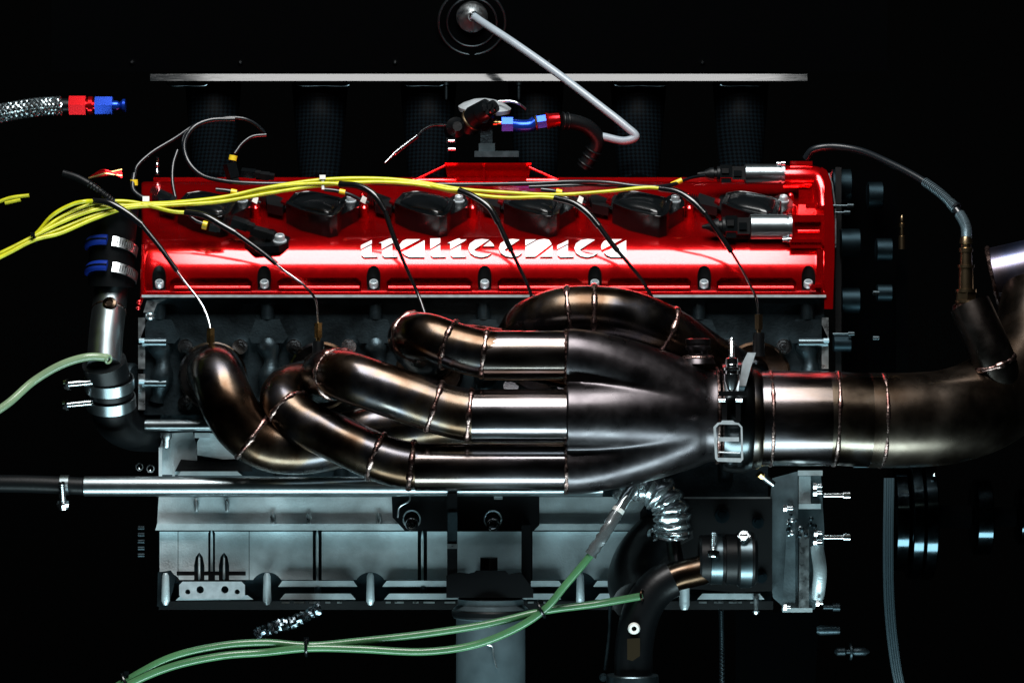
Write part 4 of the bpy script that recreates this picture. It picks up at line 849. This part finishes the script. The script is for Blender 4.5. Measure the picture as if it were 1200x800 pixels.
pr = catmull(PP([(522, 147, 196), (508, 147, 190), (498, 151, 184), (488, 160, 176)]), 8); b = B(); b.tube(pr, px(1.8, 180), 10); b.tube(PP([(488, 160, 176), (462, 180, 160)]), px(3, 180), 12); b.tube(PP([(462, 180, 160), (451, 191, 152)]), [px(2.2), px(1)], 10); obj('probe', b, 'chrome', fr_)
b = B(); b.lathe(P(578, 144, 190), X, [(0, px(4)), (0.004, px(4)), (0.0045, px(2.5)), (0.008, px(2.5))], 12); obj('union', b, 'brass', fr_)
fh = thing('fuel_hose', P(660, 190, 200), 'black hose with blue and red anodised elbow beside the regulator', 'hose')
b = B(); b.hexagon(P(588, 146, 190), X, 0, px(14), px(10), px(1)); obj('blue_nut', b, 'blue', fh)
b = B(); b.tube(catmull(PP([(602, 147, 190), (612, 148, 188), (622, 147, 188), (628, 143, 188)]), 6), px(7.5, 190), 18); obj('blue_elbow', b, 'blue', fh)
e0 = P(628, 144, 188); ed = P(648, 141, 188) - e0
b = B(); b.hexagon(e0, ed, 0, px(13), px(9), px(1)); obj('blue_nut', b, 'blue', fh)
b = B(); b.torus(e0 + ed.normalized() * px(0.5), ed, px(8), px(1.6), 20, 8); obj('gold_ring', b, 'brass', fh)
b = B(); b.lathe(e0, ed, [(px(13), px(10)), (px(14), px(10.5)), (px(17), px(9)), (px(30), px(8)), (px(31), px(6))], 20); obj('red_sleeve', b, 'redano', fh)
fp = catmull(PP([(658, 142, 190), (672, 143, 194), (690, 150, 200), (700, 164, 206), (694, 180, 212), (684, 196, 216)]), 8)
b = B(); b.tube(fp, px(9, 200), 18); obj('hose', b, 'rubber', fh)
b = B()
for q in (1, 4, 30, 34, 38): b.torus(fp[min(q, len(fp) - 2)], fp[min(q + 1, len(fp) - 1)] - fp[min(q, len(fp) - 2)], px(9.6, 200), px(1.4), 24, 8)
obj('ridges', b, 'rubber', fh)

# ================================================================== MOUNT AND STAND
mt = thing('engine_mount', P(575, 700, -20), 'black steel engine mount bolted over the pan above the post', 'mount')
b = B(); b.slab([(460, 606), (459, 582), (632, 582), (632, 615), (626, 621), (474, 621)], -14, 12, px(3)); obj('mount_plate', b, 'blacksteel', mt)
b = B(); b.rect(524, 578, 536, 690, -60, -14.5, px(1)); obj('web', b, 'blacksteel', mt)
b = B(); b.rect(524.6, 600, 536, 641, -62, -60.3, px(0.6)); obj('lit_edge', b, 'castdark', mt)  # paler strip painted as the lit portion of the web
b = B(); b.rect(524, 637, 535.6, 642.5, -63.5, -60.5, px(0.6)); obj('bright_edge', b, 'machined', mt)  # bright strip ending the painted lit portion
b = B(); b.slab([(611, 690), (611, 615), (622, 615), (623, 640), (622, 690)], -40, -14.5, px(1)); obj('web', b, 'blacksteel', mt)
b = B(); b.slab([(523, 700), (523, 674), (538, 670), (553, 672), (558, 668), (592, 668), (596, 672), (610, 670), (625, 690), (625, 700)], -62, -16, px(2)); obj('cross_piece', b, 'blacksteel', mt)
b = B(); b.hexagon(P(573, 668, -40), Z, 0, px(15), px(11.5), px(1)); obj('mount_nut', b, 'blacksteel', mt)
for x, y in ((483, 613), (578, 613.5)):
    bb = B(); bb.torus(P(x - 0.5, y - 5, -14.2), Y, px(10), px(1.0), 36, 8); obj('washer', bb, 'machined', mt)
    bb = B(); bb.lathe(P(x, y, -14), -Y, [(0, px(7.6)), (0.016, px(7.6)), (0.017, px(6.6)), (0.0172, px(5)), (0.008, px(4.6)), (0.0075, 0)], 28, cap=False); obj('mount_bolt', bb, 'chrome', mt)
bb = B(); bb.tube(catmull(PP([(480, 578, -18), (480, 586, -18), (468, 594, -16), (466, 606, -14)]), 5), px(1.1), 8); obj('wire_clip', bb, 'machined', mt)
bb = B(); bb.rect(579, 572, 589, 585, -22, -14.5, px(1)); obj('bright_edge', bb, 'machined', mt)
st = thing('engine_stand', Vector((P(575, 700, -38).x, -0.038, 0)), 'round steel post standing under the black engine mount', 'stand')
cx = P(575, 700, -38); zt = cx.z
b = B(); b.lathe(Vector((cx.x, cx.y, 0.0)), Z, [(0.016, px(40)), (zt - px(24), px(40)), (zt - px(23), px(43)), (zt - px(12), px(43)), (zt - px(8), px(38)), (zt - px(1), px(38))], 48); obj('post', b, mat('grey_post_paint', (0.13, 0.18, 0.20), 0.6, 0.35, var=0.4, vscale=30, rvar=0.06), st)
b = B(); b.lathe(Vector((cx.x, cx.y, 0.0)), Z, [(zt - px(22), px(43.4)), (zt - px(20), px(45)), (zt - px(15), px(45)), (zt - px(13), px(43.4))], 48); obj('collar', b, 'rubber', st)
b = B(); q = 0.22; b.prism([Vector((cx.x + a * q, cx.y + c_ * q, 0.001)) for a, c_ in ((-1, -1), (1, -1), (1, 1), (-1, 1))], [Vector((cx.x + a * q, cx.y + c_ * q, 0.016)) for a, c_ in ((-1, -1), (1, -1), (1, 1), (-1, 1))], 0.003); obj('base_plate', b, 'blacksteel', st)
b = B(); b.tube(catmull(PP([(571, 755, -72), (577, 757, -72), (578, 766, -72), (582, 782, -72)]), 5), px(0.9), 8); obj('wire_scrap', b, 'machined', st)

# ================================================================== LOWER HOSES
t1 = catmull(PP([(120, 815, -110), (150, 796, -108), (200, 770, -104), (260, 756, -100), (310, 752.5, -98), (362, 756, -96), (420, 751, -96), (500, 742, -98), (570, 731, -100), (640, 715, -100), (700, 707, -96), (752, 698, -84)]), 10)
b = B(); b.tube(t1, px(4.3), 16); obj('green_hose', b, 'green', label='upper green hose of the pair ending in the dark bypass pipe', cat='hose')
t2 = catmull(PP([(118, 822, -112), (150, 802, -110), (200, 781, -106), (260, 768, -102), (310, 764, -100), (362, 759, -104), (420, 760, -102), (500, 763, -102), (560, 754, -104), (610, 733, -106), (640, 712, -108), (662, 686, -110), (684, 660, -112), (694, 648, -112)]), 10)
b = B(); b.tube(t2, px(4.3), 16); g2 = obj('green_hose', b, 'green', label='lower green hose of the pair rising into a foil sleeve', cat='hose')
b = B(); sl = catmull(PP([(692, 650, -112), (710, 622, -112), (728, 592, -106), (742, 570, -96)]), 7); rnd = random.Random(5); wv = [[0.85 + 0.3 * rnd.random() for _ in range(14)] for _ in range(len(sl))]
b.tube(sl, px(6.6), 14, wob=lambda i, k: wv[i][k]); obj('foil_sleeve', b, 'foil', g2, sharp=55)
b = B(); b.tube([sl[12], sl[13]], px(7.2), 14); obj('tape', b, 'tie', g2)
for (x, y, d, ax, lab) in ((359, 758, -100, X, 'black tie holding the two green hoses together midway'), (634, 714, -104, Vector((1, 0, 0.5)), 'black tie where the green hoses part below the mount'), (148, 798, -109, Vector((1, 0, 0.6)), 'black tie on the green hoses at the frame edge')):
    b = B(); u, v = frame(ax); b.torus(P(x, y, d), ax, px(9.5), px(1.8), 28, 8); b.rect(x - 3, y - 12, x + 3, y - 7, d - 4, d + 3, px(0.8)); obj('cable_tie', b, 'black', label=lab, cat='cable tie')
# foil wrapped hose
fw = thing('foil_hose', P(792, 650, -50), 'fat crinkled foil wrapped hose under the collector', 'hose')
fpz = catmull(PP([(724, 582, -20), (745, 571, -34), (768, 574, -44), (784, 592, -48), (788, 614, -48), (788, 628, -46)]), 7); rnd = random.Random(9)
wv2 = [[0.91 + 0.16 * rnd.random() for _ in range(22)] for _ in range(len(fpz))]
b = B(); b.tube(fpz, [px(10 + 11 * min(1, i / 15)) for i in range(len(fpz))], 22, wob=lambda i, k: wv2[i][k] * (1.06 if i % 3 else 0.88)); obj('foil_wrap', b, 'foil', fw, sharp=55)
b = B(); b.tube(PP([(788, 626, -46), (792, 656, -44)]), px(8), 16, wob=lambda i, k: 0.85 + 0.3 * random.random()); obj('foil_tail', b, mat('dull_foil', (0.25, 0.28, 0.30), 1, 0.3, bump=0.8, bscale=150), fw)
b = B(); fz2 = catmull(PP([(300, 744, -10), (320, 735, -12), (345, 728, -14), (376, 712, -10)]), 12); wv3 = [[0.75 + 0.5 * rnd.random() for _ in range(14)] for _ in range(len(fz2))]
b.tube(fz2, px(7), 14, wob=lambda i, k: wv3[i][k]); obj('foil_strip', b, mat('dim_foil', (0.12, 0.15, 0.17), 1, 0.22, bump=0.9, bscale=120), label='crumpled dark foil strip hanging under the oil pan', cat='foil', sharp=20)
# bypass pipe with rubber joint
by = thing('bypass_pipe', P(745, 800, -60), 'dark steel bypass pipe elbowing down below the oil pan', 'pipe')
bpp = catmull(PP([(900, 654, -56), (860, 656, -60), (820, 668, -64), (790, 676, -66), (768, 690, -68), (752, 716, -70), (744, 750, -70), (742, 790, -70), (741, 840, -70)]), 8)
b = B(); b.tube(bpp[10:26], px(17), 28); obj('elbow', b, 'steel', by)
b = B(); b.tube(bpp[25:], px(22), 28); vb = obj('down_pipe', b, 'blacksteel', by)
b = B(); b.tube(catmull(PP([(744, 704, -60), (738, 678, -30), (748, 650, -10), (772, 624, 0), (800, 610, 6)]), 8), px(26), 24); obj('bend', b, 'blacksteel', by)
b = B(); b.lathe(P(743, 736, -88), -Y, [(0, px(7)), (0.003, px(6)), (0.004, px(5.5)), (0.004, px(3)), (0.001, px(2.6))], 20, cap=False); obj('plug', b, 'tie', by)
b = B(); b.slab([(735, 772), (735, 748), (750, 747), (750, 768), (741, 774)], -92.5, -90, px(1)); obj('label_plate', b, 'brownsteel', by)
b = B(); b.lathe(P(741, 790, -70), -Z, [(0, px(29)), (0.001, px(30)), (0.02, px(30))], 36); obj('end_band', b, 'dullband', by)
b = B(); b.torus(P(753, 697, -86), Vector((1, -0.4, 0.1)), px(6), px(1.4), 24, 8); obj('nipple', b, 'steel', by)
b = B(); b.tube(catmull(PP([(715, 707, -40), (714, 740, -40), (709, 785, -42)]), 8), px(2), 10); b.lathe(P(707, 793, -46), -Y, [(0, px(5)), (0.004, px(4.6)), (0.006, px(3))], 16); obj('sense_line', b, 'castdark', by)
b = B(); b.lathe(P(819, 655, -60), X, [(0, px(26)), (0.002, px(28)), (0.010, px(28)), (0.0105, px(25)), (0.024, px(25)), (0.0245, px(29)), (0.034, px(29)), (0.036, px(31)), (0.050, px(31)), (0.053, px(27))], 40); obj('rubber_joint', b, 'rubber', by)
worm_clamp('narrow worm clamp on the rubber joint next to the steel elbow', P(839, 655, -60), X, px(27), px(13), Vector((0.05, 0.2, 1)), P(836, 646, -84) - P(839, 655, -60), px(22))
worm_clamp('wide worm clamp on the rubber joint next to the front cover', P(873, 655, -60), X, px(31), px(13), Vector((0.1, 0.8, -0.35)), P(872, 629, -80) - P(873, 655, -60), px(10))
b = B(); b.lathe(P(766, 626, -40), Vector((0.3, -1, 0.3)), [(0, px(8)), (0.006, px(7)), (0.008, px(3))], 14); obj('sensor_nub', b, 'chrome', by)
b = B(); b.lathe(P(802, 676, -30), -Z, [(0, px(6)), (0.026, px(6)), (0.03, px(4))], 16); obj('pan_stud', b, 'cast', pan)
b = B(); b.lathe(P(886, 698, -2), -Z, [(0, px(4)), (0.003, px(4)), (0.0032, px(2.6)), (0.014, px(2.6)), (0.0145, px(4)), (0.017, px(3))], 14); obj('pan_screw', b, 'machined', pan)
# things in the gloom, lower right
t = thing('drive_belt', P(1043, 790, 40), 'ribbed rubber drive belt hanging below the crank pulley', 'belt')
bl = catmull(PP([(1042, 560, 40), (1041, 640, 34), (1042, 700, 30), (1046, 750, 28), (1054, 800, 30), (1064, 830, 34)]), 10)
b = B(); b.grid([[p + Vector((-px(6), 0, 0)), p + Vector((px(6), 0, 0)), p + Vector((px(6), 0.004, 0)), p + Vector((-px(6), 0.004, 0))] for p in bl]); obj('band', b, 'belt', t)
for q in (-4, -1.4, 1.4, 4):
    b = B(); b.tube([p + Vector((px(q), -0.0004, 0)) for p in bl], px(1.0), 8); obj('rib', b, 'belt', t)
t = thing('drain_plug', P(998, 768, 20), 'small double ended drain plug on a disc below the front cover', 'plug')
b = B(); b.lathe(P(978, 763, 20), X, [(0, px(2)), (px(3), px(5)), (px(12), px(5)), (px(14), px(3)), (px(18), px(3)), (px(18), px(10)), (px(20), px(10)), (px(20), px(3)), (px(24), px(5)), (px(36), px(5)), (px(41), px(1.5))], 18); obj('spindle', b, 'castdark', t)
b = B(); b.lathe(P(957, 738, 20), X, [(0, px(4)), (px(4), px(6)), (px(27), px(5))], 16); obj('sleeve', b, 'castdark', t)
t = thing('breather_hose', P(846, 800, -20), 'thin braided breather line hanging below the oil pan', 'hose')
bb_ = catmull(PP([(845, 716, -20), (846, 760, -22), (846, 830, -22)]), 30); b = B(); b.tube(bb_, px(3), 10); obj('core', b, 'rubber', t)
b = B()
for i in range(0, len(bb_) - 1, 1): b.torus(bb_[i], (bb_[i + 1] - bb_[i]) + Vector((0.0012 if i % 2 else -0.0012, 0, 0)), px(3.2), px(0.8), 10, 5)
obj('braid', b, 'castdark', t)
b = B(); b.slab([(862, 716), (960, 716), (950, 900), (862, 900)], 60, 80, px(4)); obj('splash_panel', b, 'soot', eng)
b = B(); b.lathe(P(1057, 292, 30), Z, [(0, px(4)), (0.012, px(4)), (0.013, px(2.4)), (0.020, px(2.4)), (0.021, px(3.6)), (0.024, px(3.6)), (0.025, px(2)), (0.029, px(2.6)), (0.032, px(1))], 14); obj('sender_unit', b, 'brownsteel', label='slim brass sender standing alone in the dark beside the timing hubs', cat='sensor')
